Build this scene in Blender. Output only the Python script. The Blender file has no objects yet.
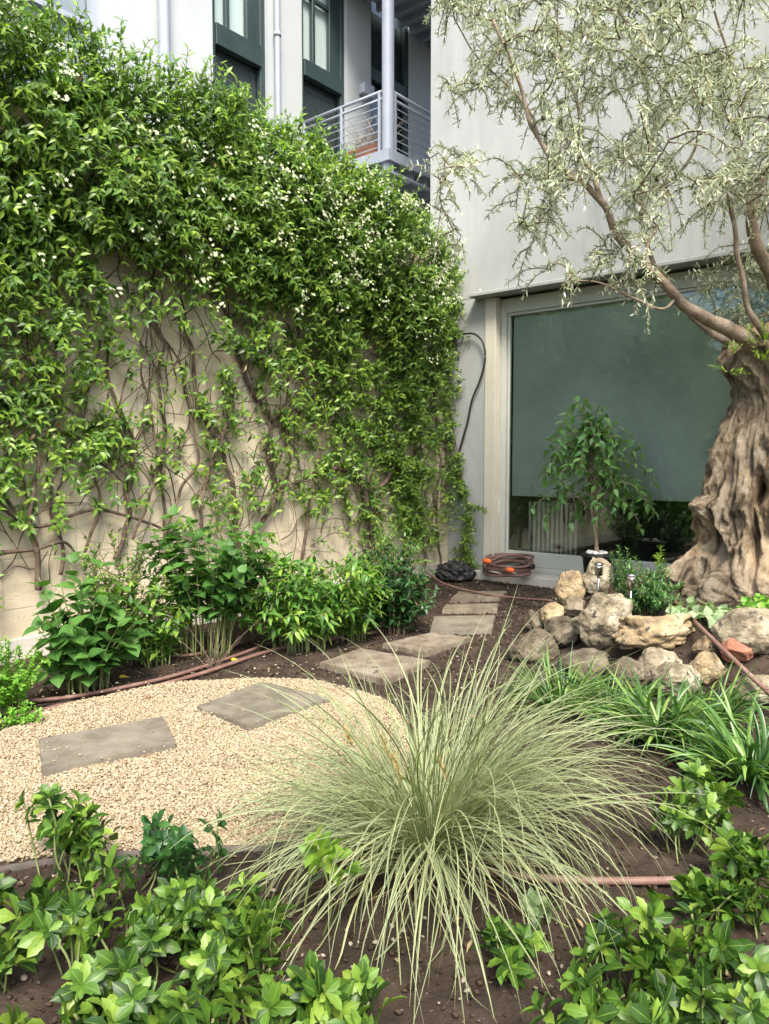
import bpy, bmesh, math, random
import numpy as np
from mathutils import Vector, noise, Matrix

# ------------------------------------------------------------ camera, sky, sun, exposure
F, CX, CY = 760.0, 384.5, 512.0
CAMH = 1.3
PITCH = math.atan(52 / F)
sc = bpy.context.scene
cam = bpy.data.cameras.new('camera'); camo = bpy.data.objects.new('camera', cam)
sc.collection.objects.link(camo); sc.camera = camo
camo.location = (0, 0, CAMH); camo.rotation_euler = (math.pi / 2 - PITCH, 0, 0)
cam.sensor_fit = 'VERTICAL'; cam.sensor_height = 36; cam.lens = 36 * F / 1024
cam.clip_start = 0.05; cam.clip_end = 500
SUN_AZ = math.radians(171)      # compass-like: direction TO the sun, measured from +Y clockwise
SUN_EL = math.radians(52)
world = bpy.data.worlds.new('World'); sc.world = world; world.use_nodes = True
wn = world.node_tree; wn.nodes.clear()
sky = wn.nodes.new('ShaderNodeTexSky'); sky.sky_type = 'NISHITA'; sky.sun_disc = False
sky.sun_elevation = SUN_EL; sky.sun_rotation = SUN_AZ
sky.dust_density = 3.0; sky.air_density = 1.0; sky.ozone_density = 1.0
bgn = wn.nodes.new('ShaderNodeBackground'); bgn.inputs[1].default_value = 0.15
wo = wn.nodes.new('ShaderNodeOutputWorld')
wn.links.new(sky.outputs[0], bgn.inputs[0]); wn.links.new(bgn.outputs[0], wo.inputs[0])
sun = bpy.data.lights.new('sun', 'SUN'); sun.energy = 2.2; sun.angle = math.radians(16)
sun.color = (1.0, 0.94, 0.84)
suno = bpy.data.objects.new('sun', sun); sc.collection.objects.link(suno)
sd = Vector((math.sin(SUN_AZ) * math.cos(SUN_EL), math.cos(SUN_AZ) * math.cos(SUN_EL), math.sin(SUN_EL)))
suno.rotation_euler = sd.to_track_quat('Z', 'Y').to_euler(); suno.location = (0, 0, 20)
sc.view_settings.view_transform = 'Standard'; sc.view_settings.look = 'None'
sc.view_settings.exposure = 1.72; sc.view_settings.gamma = 1; sc.view_settings.use_curve_mapping = False
sc.cycles.max_bounces = 8; sc.cycles.transparent_max_bounces = 8

rs = np.random.RandomState(7)
R = random.Random(7)
COL = sc.collection

# ------------------------------------------------------------ pixel <-> place
cp, sp = math.cos(PITCH), math.sin(PITCH)
def ray(px, py):
    dx = (px - CX) / F; dz = (CY - py) / F
    return np.array([dx, cp + sp * dz, -sp + cp * dz])
ORG = np.array([0, 0, CAMH])
def at(px, py, Y):
    d = ray(px, py); return ORG + d * (Y / d[1])
def onplane(px, py, p0, n):
    d = ray(px, py); return ORG + d * (np.dot(np.array(p0) - ORG, n) / np.dot(d, n))
def proj(P):
    P = np.asarray(P, float) - ORG
    y = P[..., 1] * cp - P[..., 2] * sp; z = P[..., 1] * sp + P[..., 2] * cp
    return CX + F * P[..., 0] / y, CY - F * z / y
def H(x, y):            # terrain height
    d = math.hypot(x - 3.0, y - 5.6); t = min(1, max(0, (2.15 - d) / 0.95)); h = 0.30 * t * t * (3 - 2 * t)
    d = math.hypot(x - 3.1, y - 3.9); t = min(1, max(0, (1.9 - d) / 1.2)); h += 0.10 * t * t * (3 - 2 * t)
    return h
def gp(px, py, dz=0.0):
    d = ray(px, py); z = 0
    for _ in range(25):
        t = (z + dz - CAMH) / d[2]; p = ORG + d * t; z = 0.5 * z + 0.5 * H(p[0], p[1])
    return p
A = math.radians(39.5)
WD = np.array([math.sin(A), math.cos(A), 0])       # along the garden wall, towards the corner
WN = np.array([math.cos(A), -math.sin(A), 0])      # out of the garden wall; also along the grey facade to the right
C0 = gp(448, 573); C0[2] = 0
UPV = np.array([0, 0, 1.0])
def wallp(t, v, z): return C0 - WD * t + WN * v + UPV * z          # t metres from corner, v out of the wall
def facp(u, v, z): return C0 + WN * u - WD * v + UPV * z           # u metres right of the corner, v out of the facade
def fac_px(px, py, v=0):
    p = onplane(px, py, facp(0, v, 0), WD); q = p - C0; return float(np.dot(q, WN)), float(p[2])
def wall_px(px, py, v=0.0):
    return onplane(px, py, wallp(0, v, 0), WN)

# ------------------------------------------------------------ tagging
def tag(o, label=None, cat=None, group=None, kind=None):
    if label: o['label'] = label
    if cat: o['category'] = cat
    if group: o['group'] = group
    if kind: o['kind'] = kind
    return o
def thing(name, label, cat, loc=(0, 0, 0), group=None):
    o = bpy.data.objects.new(name, None); COL.objects.link(o); o.location = Vector(loc)
    o.empty_display_size = .1
    return tag(o, label, cat, group)
def link(name, me, m, parent=None):
    o = bpy.data.objects.new(name, me); COL.objects.link(o)
    if m is not None: me.materials.append(m)
    if parent is not None:
        o.parent = parent
        M = Vector(parent.location); q = parent
        while q.parent is not None: q = q.parent; M = M + Vector(q.location)
        o.location = -M          # geometry is given in world coordinates
        if parent.type == 'MESH': o.location = (0, 0, 0)
    return o

# ------------------------------------------------------------ materials
def newmat(name):
    m = bpy.data.materials.new(name); m.use_nodes = True
    nt = m.node_tree; b = nt.nodes['Principled BSDF']; return m, nt, b
def N(nt, t, **kw):
    n = nt.nodes.new(t)
    for k, v in kw.items():
        if hasattr(n, k): setattr(n, k, v)
        else: n.inputs[k].default_value = v
    return n
def ramp(nt, fac, stops):
    r = nt.nodes.new('ShaderNodeValToRGB'); e = r.color_ramp.elements
    while len(e) < len(stops): e.new(0.5)
    for i, (p, c) in enumerate(stops): e[i].position = p; e[i].color = (*c[:3], 1)
    nt.links.new(fac, r.inputs[0]); return r
def nmat(name, cols, scale=3, rough=.85, bump=.4, bscale=30, bdist=.02, detail=8, spec=.3, metallic=0, stretch=(1, 1, 1), lo=.3, hi=.7, distort=0.0, speck=None):
    m, nt, b = newmat(name); L = nt.links
    tc = N(nt, 'ShaderNodeTexCoord'); mp = N(nt, 'ShaderNodeMapping'); mp.inputs['Scale'].default_value = stretch
    L.new(tc.outputs['Object'], mp.inputs[0])
    n1 = N(nt, 'ShaderNodeTexNoise', Scale=scale, Detail=detail, Roughness=.6, Distortion=distort); L.new(mp.outputs[0], n1.inputs['Vector'])
    k = len(cols); st = [(lo + (hi - lo) * i / max(1, k - 1), c) for i, c in enumerate(cols)]
    r = ramp(nt, n1.outputs[0], st); out = r.outputs[0]
    if speck:
        c, sscale, th = speck
        n3 = N(nt, 'ShaderNodeTexNoise', Scale=sscale, Detail=3, Roughness=.7); L.new(mp.outputs[0], n3.inputs['Vector'])
        r3 = ramp(nt, n3.outputs[0], [(th, (0, 0, 0)), (th + .06, (1, 1, 1))])
        mx = N(nt, 'ShaderNodeMixRGB'); L.new(r3.outputs[0], mx.inputs[0]); L.new(out, mx.inputs[1]); mx.inputs[2].default_value = (*c, 1); out = mx.outputs[0]
    L.new(out, b.inputs['Base Color'])
    if bump:
        n2 = N(nt, 'ShaderNodeTexNoise', Scale=bscale, Detail=10, Roughness=.65); L.new(mp.outputs[0], n2.inputs['Vector'])
        bu = N(nt, 'ShaderNodeBump', Strength=bump, Distance=bdist); L.new(n2.outputs[0], bu.inputs['Height']); L.new(bu.outputs[0], b.inputs['Normal'])
    b.inputs['Roughness'].default_value = rough; b.inputs['Specular IOR Level'].default_value = spec; b.inputs['Metallic'].default_value = metallic
    return m
def leafmat(name, cols, under=None, trans=.3, rough=.42, edge=None, vein=True, spec=.45, tcol=(1.3, 1.5, .5)):
    """cols: ramp over the per-leaf value 'rnd'. edge: colour of pale leaf margins."""
    m, nt, b = newmat(name); L = nt.links
    at_ = N(nt, 'ShaderNodeAttribute', attribute_name='rnd')
    k = len(cols); r = ramp(nt, at_.outputs['Fac'], [(i / max(1, k - 1), c) for i, c in enumerate(cols)]); out = r.outputs[0]
    uv = N(nt, 'ShaderNodeUVMap'); sx = N(nt, 'ShaderNodeSeparateXYZ'); L.new(uv.outputs[0], sx.inputs[0])
    a = N(nt, 'ShaderNodeMath', operation='SUBTRACT'); L.new(sx.outputs[0], a.inputs[0]); a.inputs[1].default_value = .5
    ab = N(nt, 'ShaderNodeMath', operation='ABSOLUTE'); L.new(a.outputs[0], ab.inputs[0])
    if vein:
        rr = ramp(nt, ab.outputs[0], [(0.0, (.55,) * 3), (.05, (.0,) * 3)])
        mx = N(nt, 'ShaderNodeMixRGB', blend_type='MIX'); L.new(rr.outputs[0], mx.inputs[0]); L.new(out, mx.inputs[1])
        lc = np.array(cols[-1]); mx.inputs[2].default_value = (*np.minimum(1, lc * 1.35), 1); out = mx.outputs[0]
        no = N(nt, 'ShaderNodeTexNoise', Scale=35, Detail=3); mx2 = N(nt, 'ShaderNodeMixRGB', blend_type='OVERLAY'); mx2.inputs[0].default_value = .35
        tc = N(nt, 'ShaderNodeTexCoord'); L.new(tc.outputs['Object'], no.inputs['Vector']); L.new(out, mx2.inputs[1]); L.new(no.outputs[0], mx2.inputs[2]); out = mx2.outputs[0]
    if edge:
        rr = ramp(nt, ab.outputs[0], [(.18, (0, 0, 0)), (.3, (1, 1, 1))])
        mx = N(nt, 'ShaderNodeMixRGB'); L.new(rr.outputs[0], mx.inputs[0]); L.new(out, mx.inputs[1]); mx.inputs[2].default_value = (*edge, 1); out = mx.outputs[0]
    if under:
        g = N(nt, 'ShaderNodeNewGeometry'); mx = N(nt, 'ShaderNodeMixRGB'); L.new(g.outputs['Backfacing'], mx.inputs[0]); L.new(out, mx.inputs[1]); mx.inputs[2].default_value = (*under, 1); out = mx.outputs[0]
    L.new(out, b.inputs['Base Color']); b.inputs['Roughness'].default_value = rough; b.inputs['Specular IOR Level'].default_value = spec
    tr = N(nt, 'ShaderNodeBsdfTranslucent'); ml = N(nt, 'ShaderNodeMixRGB', blend_type='MULTIPLY'); ml.inputs[0].default_value = 1
    L.new(out, ml.inputs[1]); ml.inputs[2].default_value = (*tcol, 1); L.new(ml.outputs[0], tr.inputs[0])
    ms = N(nt, 'ShaderNodeMixShader'); ms.inputs[0].default_value = trans
    L.new(b.outputs[0], ms.inputs[1]); L.new(tr.outputs[0], ms.inputs[2])
    L.new(ms.outputs[0], nt.nodes['Material Output'].inputs[0])
    return m

# ------------------------------------------------------------ mesh helpers (numpy)
def mesh_np(name, verts, quads, m, parent=None, rnd=None, uv=None, smooth=True, tris=False):
    k = 3 if tris else 4
    me = bpy.data.meshes.new(name); nv, nf = len(verts), len(quads)
    me.vertices.add(nv); me.vertices.foreach_set('co', np.ascontiguousarray(verts, np.float32).ravel())
    me.loops.add(nf * k); me.loops.foreach_set('vertex_index', np.ascontiguousarray(quads, np.int32).ravel())
    me.polygons.add(nf); me.polygons.foreach_set('loop_start', np.arange(0, nf * k, k, dtype=np.int32))
    me.polygons.foreach_set('loop_total', np.full(nf, k, np.int32))
    if smooth: me.polygons.foreach_set('use_smooth', np.ones(nf, bool))
    if uv is not None:
        l = me.uv_layers.new(name='UVMap'); l.data.foreach_set('uv', np.ascontiguousarray(uv[np.asarray(quads).ravel()], np.float32).ravel())
    if rnd is not None:
        a = me.attributes.new('rnd', 'FLOAT', 'POINT'); a.data.foreach_set('value', np.ascontiguousarray(rnd, np.float32))
    me.update(calc_edges=True); me.validate()
    return link(name, me, m, parent)
def nrmz(a): return a / (np.linalg.norm(a, axis=-1, keepdims=True) + 1e-9)
def strips(name, paths, side, widths, m, parent=None, rnd=None, fold=.15):
    n, k, _ = paths.shape
    tan = np.gradient(paths, axis=1); nr = nrmz(np.cross(side, tan))
    V = np.empty((n, k, 3, 3)); w = widths[..., None]
    V[:, :, 0] = paths - side * w * .5 + nr * w * fold; V[:, :, 1] = paths; V[:, :, 2] = paths + side * w * .5 + nr * w * fold
    idx = (np.arange(n)[:, None] * (k * 3) + np.arange(k - 1)[None] * 3)[..., None]
    q1 = idx + np.array([0, 1, 4, 3]); q2 = idx + np.array([1, 2, 5, 4])
    Q = np.stack([q1, q2], 2).reshape(-1, 4)
    uv = np.empty((n, k, 3, 2)); uv[..., 0] = np.array([0, .5, 1]); uv[..., 1] = np.linspace(0, 1, k)[None, :, None]
    if rnd is None: rnd = rs.rand(n)
    return mesh_np(name, V.reshape(-1, 3), Q, m, parent, np.repeat(rnd, k * 3), uv.reshape(-1, 2))
PROF = {
 'lance': [.12, .9, .95, .5, .02], 'ovate': [.15, .95, 1, .75, .38, .02], 'narrow': [.25, .85, 1, .8, .03],
 'obov': [.08, .3, .55, 1, .92, .62, .05], 'tooth': [.10, .28, .5, .72, 1.0, .82, .86, .45, .03], 'heart': [.55, 1.15, 1.1, .8, .4, .02], 'round': [.2, .9, 1.05, .95, .6, .05]}
def leaves(name, B, D, U, L, W, m, parent=None, prof='lance', droop=.2, rnd=None, fold=.15):
    """B base, D axis, U up hint, arrays."""
    B, D, U = map(lambda a: np.asarray(a, float), (B, D, U)); n = len(B)
    D = nrmz(D); S = nrmz(np.cross(D, U)); Nn = np.cross(S, D)
    L = np.broadcast_to(L, n); W = np.broadcast_to(W, n); dr = np.broadcast_to(droop, n)
    p = np.array(PROF[prof]); k = len(p); s = np.linspace(0, 1, k)
    P = B[:, None] + D[:, None] * (L[:, None] * s)[..., None] - Nn[:, None] * (L[:, None] * dr[:, None] * s ** 2)[..., None]
    return strips(name, P, np.repeat(S[:, None], k, 1), W[:, None] * p[None], m, parent, rnd, fold)
def smooth_path(pts, n=6):
    pts = [np.asarray(p, float) for p in pts]
    if len(pts) < 3: return np.array([pts[0] + (pts[-1] - pts[0]) * t for t in np.linspace(0, 1, n)])
    P = [2 * pts[0] - pts[1]] + pts + [2 * pts[-1] - pts[-2]]; out = []
    for i in range(1, len(P) - 2):
        for t in np.linspace(0, 1, n, endpoint=False):
            a, b, c, d = P[i - 1], P[i], P[i + 1], P[i + 2]
            out.append(.5 * ((2 * b) + (c - a) * t + (2 * a - 5 * b + 4 * c - d) * t ** 2 + (3 * b - a - 3 * c + d) * t ** 3))
    out.append(pts[-1]); return np.array(out)
def tubes(name, items, m, parent=None, seg=7, rnd=None, rough=0.0):
    """items: list of (path (k,3), radii scalar or (k,)) -> one mesh"""
    VV, QQ, off = [], [], 0
    for path, rad in items:
        path = np.asarray(path, float); k = len(path); rad = np.broadcast_to(np.asarray(rad, float), k)
        t = nrmz(np.gradient(path, axis=0)); ref = np.array([0, 0, 1.0]) if abs(t[:, 2]).mean() < .8 else np.array([1.0, 0, 0])
        a = nrmz(np.cross(t, ref)); b = np.cross(t, a); th = np.linspace(0, 2 * np.pi, seg, endpoint=False)
        rr = rad[:, None, None] * np.ones((1, seg, 1))
        if rough: rr = rr * (1 + rough * (rs.rand(k, seg, 1) - .5) * 2)
        ring = path[:, None] + rr * (a[:, None] * np.cos(th)[None, :, None] + b[:, None] * np.sin(th)[None, :, None])
        V = ring.reshape(-1, 3); i = np.arange(k - 1)[:, None] * seg; j = np.arange(seg)[None]; j2 = (j + 1) % seg
        Q = np.stack([i + j, i + j2, i + seg + j2, i + seg + j], -1).reshape(-1, 4)
        c0, c1 = len(V), len(V) + 1; V = np.vstack([V, path[0], path[-1]])
        e = (k - 1) * seg; jj = np.arange(seg); jn = (jj + 1) % seg
        Q = np.vstack([Q, np.stack([jn, jj, np.full(seg, c0), np.full(seg, c0)], -1), np.stack([e + jj, e + jn, np.full(seg, c1), np.full(seg, c1)], -1)])
        VV.append(V); QQ.append(Q + off); off += len(V)
    V = np.vstack(VV); Q = np.vstack(QQ)
    me = bpy.data.meshes.new(name)
    fl = [tuple(q) if q[2] != q[3] else (q[0], q[1], q[2]) for q in Q.tolist()]
    me.from_pydata(V.tolist(), [], fl); me.polygons.foreach_set('use_smooth', np.ones(len(fl), bool)); me.update()
    return link(name, me, m, parent)
def boxes(name, lst, m, parent=None, bevel=.004):
    """lst of 8-corner arrays: bottom 4 then top 4"""
    bm = bmesh.new()
    for c in lst:
        v = [bm.verts.new(p) for p in c]
        for f in ((3, 2, 1, 0), (4, 5, 6, 7), (0, 1, 5, 4), (1, 2, 6, 5), (2, 3, 7, 6), (3, 0, 4, 7)): bm.faces.new([v[i] for i in f])
    bmesh.ops.recalc_face_normals(bm, faces=bm.faces[:])
    if bevel: bmesh.ops.bevel(bm, geom=bm.edges[:], offset=bevel, segments=1, affect='EDGES')
    me = bpy.data.meshes.new(name); bm.to_mesh(me); bm.free()
    return link(name, me, m, parent)
def fb(f, a0, a1, b0, b1, z0, z1):       # a box in wall / facade coordinates
    return [f(a0, b0, z0), f(a1, b0, z0), f(a1, b1, z0), f(a0, b1, z0), f(a0, b0, z1), f(a1, b0, z1), f(a1, b1, z1), f(a0, b1, z1)]
def fbm(p, oct=4):
    s, a = 0, 1
    for i in range(oct): s += a * noise.noise(p); p = p * 2.03; a *= .5
    return s

# ------------------------------------------------------------ materials used
M = {}
M['soil'] = nmat('soil', [(.018, .011, .007), (.040, .026, .017), (.075, .052, .036)], scale=6, rough=.95, bump=.9, bscale=60, bdist=.02, speck=((.19, .15, .11), 70, .66))
M['gravel_base'] = nmat('gravel_base', [(.35, .27, .17), (.5, .4, .27)], scale=60, rough=.9, bump=.6, bscale=120, bdist=.01)
M['pebble'] = leafmat('pebble', [(.20, .15, .09), (.31, .25, .155), (.38, .31, .205), (.24, .17, .10), (.42, .36, .26), (.34, .27, .17)], trans=0.0, rough=.8, vein=False, spec=.2)
M['slab'] = nmat('slab', [(.095, .083, .06), (.15, .132, .10), (.205, .18, .14)], scale=7, rough=.85, bump=.35, bscale=50, bdist=.008, speck=((.07, .06, .05), 25, .68))
M['slab_earthy'] = nmat('slab_earthy', [(.10, .07, .05), (.17, .14, .10), (.24, .205, .155)], scale=7, rough=.9, bump=.4, bscale=50, bdist=.008, speck=((.07, .05, .035), 12, .6))
M['wall_grey'] = nmat('wall_grey', [(.23, .24, .23), (.29, .30, .287), (.325, .335, .32), (.36, .368, .352)], scale=1.1, stretch=(1.6, 1.6, .45), distort=.6, rough=.9, bump=.25, bscale=25, bdist=.01, detail=10)
M['cream'] = nmat('cream', [(.35, .375, .38), (.40, .425, .43)], scale=1, rough=.85, bump=.08, bscale=40, bdist=.005)
M['jamb'] = nmat('jamb', [(.44, .41, .33), (.50, .47, .39)], scale=2, rough=.7, bump=.06)
M['alu'] = nmat('alu', [(.40, .41, .36), (.45, .46, .40)], scale=3, rough=.45, bump=.02, spec=.5)
M['dark_frame'] = nmat('dark_frame', [(.018, .035, .035), (.03, .05, .05)], scale=3, rough=.4, bump=.02, spec=.5)
M['steel_blue'] = nmat('steel_blue', [(.26, .29, .34), (.32, .35, .40)], scale=2, rough=.45, bump=.03, spec=.5)
M['terracotta'] = nmat('terracotta', [(.16, .07, .05), (.24, .12, .08)], scale=6, rough=.9)
M['pipe'] = nmat('pipe', [(.12, .065, .05), (.17, .095, .075), (.22, .15, .12)], scale=9, rough=.55, bump=.1, bscale=20)
M['edging'] = nmat('edging', [(.05, .043, .036), (.12, .10, .085)], scale=8, rough=.8)
M['black'] = nmat('black', [(.012, .012, .012), (.03, .028, .026)], scale=10, rough=.5, bump=.2)
M['orange'] = nmat('orange', [(.75, .13, .03), (.8, .18, .05)], scale=10, rough=.4, bump=0)
M['stem'] = nmat('stem', [(.06, .042, .028), (.14, .10, .07), (.22, .17, .12)], scale=12, rough=.9, bump=.5, bscale=40)
M['greenstem'] = nmat('greenstem', [(.10, .14, .04), (.18, .2, .08)], scale=12, rough=.6, bump=.1)
M['olive_branch'] = nmat('olive_branch', [(.11, .085, .06), (.23, .175, .12), (.33, .27, .20)], scale=10, rough=.85, bump=.5, bscale=50)
M['chrome'] = nmat('chrome', [(.5, .5, .48), (.6, .6, .58)], scale=5, rough=.25, bump=0, metallic=1)
M['whitestone'] = nmat('whitestone', [(.6, .58, .54), (.75, .73, .7)], scale=20, rough=.8)
# ------------------------------------------------------------ ground
def build_ground():
    def axis(lo, hi, a, b, step):
        fine = np.arange(a, b, step); k = np.arange(1, 26) / 25.0
        return np.concatenate([(a + (lo - a) * k[::-1] ** 3), fine, (b + (hi - b) * k ** 3)])
    xs = axis(-120, 120, -3.0, 3.4, .03); ys = axis(-120, 120, 1.2, 8.2, .03)
    X, Y = np.meshgrid(xs, ys, indexing='ij'); Z = np.zeros_like(X)
    for i in range(len(xs)):
        for j in range(len(ys)):
            x, y = X[i, j], Y[i, j]; h = H(x, y)
            if -3.1 < x < 3.6 and 1 < y < 8.5:
                p = Vector((x, y, 0)); h += .012 * noise.noise(p * 5) + .008 * noise.noise(p * 17) + .006 * noise.noise(p * 35)
                h -= .006
            else: h -= .012
            Z[i, j] = h
    V = np.stack([X, Y, Z], -1).reshape(-1, 3); ny = len(ys)
    i, j = np.meshgrid(np.arange(len(xs) - 1), np.arange(ny - 1), indexing='ij'); b = (i * ny + j).ravel()
    Q = np.stack([b, b + ny, b + ny + 1, b + 1], -1)
    tag(mesh_np('ground', V, Q, M['soil']), kind='structure')
build_ground()

# gravel bed
GB = [(-260, 842), (-150, 790), (-60, 757), (0, 738), (40, 718), (90, 703), (150, 692), (220, 684), (290, 682), (345, 690), (385, 704), (405, 730), (408, 770), (385, 812), (335, 836), (280, 848), (200, 853), (100, 858), (0, 872), (-150, 905), (-300, 900)]
gpts = [gp(*p) for p in GB]; loop = smooth_path(gpts + [gpts[0]], 5)[:-1]
def inside(x, y, poly):
    x = np.asarray(x); y = np.asarray(y); r = np.zeros(x.shape, bool); n = len(poly)
    for i in range(n):
        x1, y1 = poly[i][:2]; x2, y2 = poly[(i + 1) % n][:2]
        c = ((y1 > y) != (y2 > y)) & (x < (x2 - x1) * (y - y1) / (y2 - y1 + 1e-12) + x1); r ^= c
    return r
bm = bmesh.new(); vs = [bm.verts.new((p[0], p[1], .014)) for p in loop]; f = bm.faces.new(vs); bmesh.ops.triangulate(bm, faces=[f])
bmesh.ops.recalc_face_normals(bm, faces=bm.faces[:]); me = bpy.data.meshes.new('gravel_bed'); bm.to_mesh(me); bm.free()
tag(link('gravel_bed', me, M['gravel_base']), kind='structure')
def pebbles(name, pts, size, m, squash=.7):
    n = len(pts); o = np.array([[1, 0, 0], [-1, 0, 0], [0, 1, 0], [0, -1, 0], [0, 0, 1], [0, 0, -1], [.62, .62, .5], [-.6, .6, .55], [-.62, -.6, .5], [.6, -.62, .55]], float)
    T = np.array([[4, 6, 7], [4, 7, 8], [4, 8, 9], [4, 9, 6], [0, 6, 9], [0, 2, 6], [2, 7, 6], [2, 1, 7], [1, 8, 7], [1, 3, 8], [3, 9, 8], [3, 0, 9], [0, 5, 2], [2, 5, 1], [1, 5, 3], [3, 5, 0]])
    V = o[None] * (1 + .35 * (rs.rand(n, 10, 1) - .5)) * (size * (.5 + rs.rand(n) ** 1.5))[:, None, None] * np.stack([np.ones(n), .6 + .4 * rs.rand(n), squash * (.6 + .5 * rs.rand(n))], -1)[:, None]
    a = rs.rand(n) * 6.28; c, s = np.cos(a), np.sin(a); tl = (rs.rand(n) - .5) * 1.0; ct, st = np.cos(tl), np.sin(tl)
    x, y, z = V[..., 0], V[..., 1], V[..., 2]; x, z = x * ct[:, None] - z * st[:, None], x * st[:, None] + z * ct[:, None]
    V = np.stack([x * c[:, None] - y * s[:, None], x * s[:, None] + y * c[:, None], z], -1) + pts[:, None]
    Q = (T[None] + np.arange(n)[:, None, None] * 10).reshape(-1, 3)
    return mesh_np(name, V.reshape(-1, 3), Q, m, None, np.repeat(rs.rand(n), 10), None, smooth=False, tris=True)
bb = loop[:, :2]; n = 190000
x = rs.uniform(max(-2.6, bb[:, 0].min()), bb[:, 0].max(), n); y = rs.uniform(bb[:, 1].min(), bb[:, 1].max(), n); k = inside(x, y, loop)
x, y = x[k], y[k]; z = .016 + rs.rand(len(x)) * .012 + np.array([.02 * noise.noise(Vector((a * 3, b * 3, 0))) for a, b in zip(x, y)])
tag(pebbles('gravel', np.stack([x, y, z], -1), .0062, M['pebble']), 'pale cream gravel covering the oval bed under the two grey slabs', 'gravel', kind='stuff')
sx_, sy_ = [], []
for _ in range(240):
    q = gp(R.uniform(35, 340), R.uniform(680, 775)); sx_.append([q[0], q[1], .054])
tag(pebbles('stray_pebbles', np.array(sx_), .005, M['pebble']), 'stray gravel grains kicked onto the two grey slabs', 'gravel grains', kind='stuff')
# edging strip round the gravel
ep = np.array([[p[0], p[1], .017] for p in loop] + [[loop[0][0], loop[0][1], .017]])
d = nrmz(np.gradient(ep, axis=0)); sid = np.stack([d[:, 1], -d[:, 0], np.zeros(len(d))], -1)
sec = [(-.006, -.04), (-.005, .002), (.005, .002), (.006, -.04)]
V = np.stack([ep + sid * a + np.array([0, 0, b]) for a, b in sec], 1); K = len(ep); i = np.arange(K - 1)[:, None] * 4; j = np.arange(4)[None]
Q = np.stack([i + j, i + (j + 1) % 4, i + 4 + (j + 1) % 4, i + 4 + j], -1).reshape(-1, 4)
tag(mesh_np('edging_strip', V.reshape(-1, 3), Q, M['edging'], smooth=False), 'thin weathered edging strip curving around the gravel bed', 'edging')
# soil crumbs and chips
n = 26000; x = rs.uniform(-2.6, 3.4, n); y = rs.uniform(1.5, 8.3, n); k = ~inside(x, y, loop) ; x, y = x[k], y[k]
z = np.array([H(a, b) for a, b in zip(x, y)])
M['crumb'] = leafmat('crumb', [(.02, .013, .009), (.035, .024, .016), (.06, .042, .028), (.04, .028, .02), (.05, .035, .022), (.3, .26, .2)], trans=0, rough=.95, vein=False, spec=.1)
tag(pebbles('soil_crumbs', np.stack([x, y, z], -1), .008, M['crumb']), 'dark crumbs and pale chips scattered over the bare soil', 'soil crumbs', kind='stuff')
M['litter'] = leafmat('litter', [(.16, .09, .04), (.26, .17, .08), (.32, .26, .14), (.1, .06, .03)], trans=.1, rough=.8)
n = 420; x = rs.uniform(-2.4, 3.0, n); y = rs.uniform(1.8, 8.0, n); k = ~inside(x, y, loop) | (rs.rand(n) < .35); zz_ = np.where(inside(x, y, loop), .03, 0)[k]; x, y = x[k], y[k]; n = len(x)
B = np.stack([x, y, np.array([H(a, b) for a, b in zip(x, y)]) + .008 + zz_], -1); a = rs.rand(n) * 6.28
D = np.stack([np.cos(a), np.sin(a), rs.uniform(-.1, .3, n)], -1)
tag(leaves('leaf_litter', B, D, np.tile([0, .2, 1.], (n, 1)), rs.uniform(.02, .06, n), rs.uniform(.008, .02, n), M['litter'], droop=.3), 'dry brown leaf litter lying on the soil', 'leaf litter', kind='stuff')

# slabs
def slab(name, px, th, m, label, group, dz=.045, seed=1):
    c = [gp(p[0], p[1], dz) for p in px]; r = random.Random(seed)
    bm = bmesh.new(); nn = 14
    def q(u, v): return (c[0] * (1 - u) + c[1] * u) * (1 - v) + (c[3] * (1 - u) + c[2] * u) * v
    P = []
    for e in range(4):
        for i in range(nn):
            t = i / nn; u, v = [(t, 0), (1, t), (1 - t, 1), (0, 1 - t)][e]
            P.append(np.array(q(u, v)) + np.array([r.uniform(-.004, .004), r.uniform(-.004, .004), 0]))
    for p in P: p[2] = c[0][2] if False else H(p[0], p[1]) + dz
    top = [bm.verts.new(p) for p in P]; f = bm.faces.new(top)
    ex = bmesh.ops.extrude_face_region(bm, geom=[f]); vv = [g for g in ex['geom'] if isinstance(g, bmesh.types.BMVert)]
    for v in vv: v.co.z -= th
    bmesh.ops.recalc_face_normals(bm, faces=bm.faces[:])
    bmesh.ops.bevel(bm, geom=[e for e in bm.edges if abs(e.verts[0].co.z - e.verts[1].co.z) < .01], offset=.004, segments=2, affect='EDGES')
    me = bpy.data.meshes.new(name); bm.to_mesh(me); bm.free(); o = link(name, me, m); tag(o, label, 'paving slab', group); return o
slab('stepping_slab', [(39, 738), (163, 716), (176, 743), (42, 771)], .05, M['slab'], 'grey slab with a square left end, the nearest slab, on the cream gravel', 'slabs on the gravel', .05, 1)
slab('stepping_slab', [(196, 706), (262, 681), (330, 698), (248, 725)], .05, M['slab'], 'grey diamond-turned slab at the far rim of the cream gravel', 'slabs on the gravel', .05, 2)
slab('stepping_slab', [(320, 662), (360, 648), (430, 660), (386, 680)], .05, M['slab_earthy'], 'brown dusty slab in soil just beyond the gravel rim', 'slabs in the soil path', .03, 3)
slab('stepping_slab', [(383, 643), (432, 632), (472, 637), (425, 652)], .05, M['slab_earthy'], 'earth-stained slab beside the dark green shrub, second beyond the gravel', 'slabs in the soil path', .03, 4)
slab('stepping_slab', [(430, 630), (434, 616), (495, 615), (492, 630)], .05, M['slab'], 'pale grey square slab in the middle of the soil path', 'slabs in the soil path', .03, 5)
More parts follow.
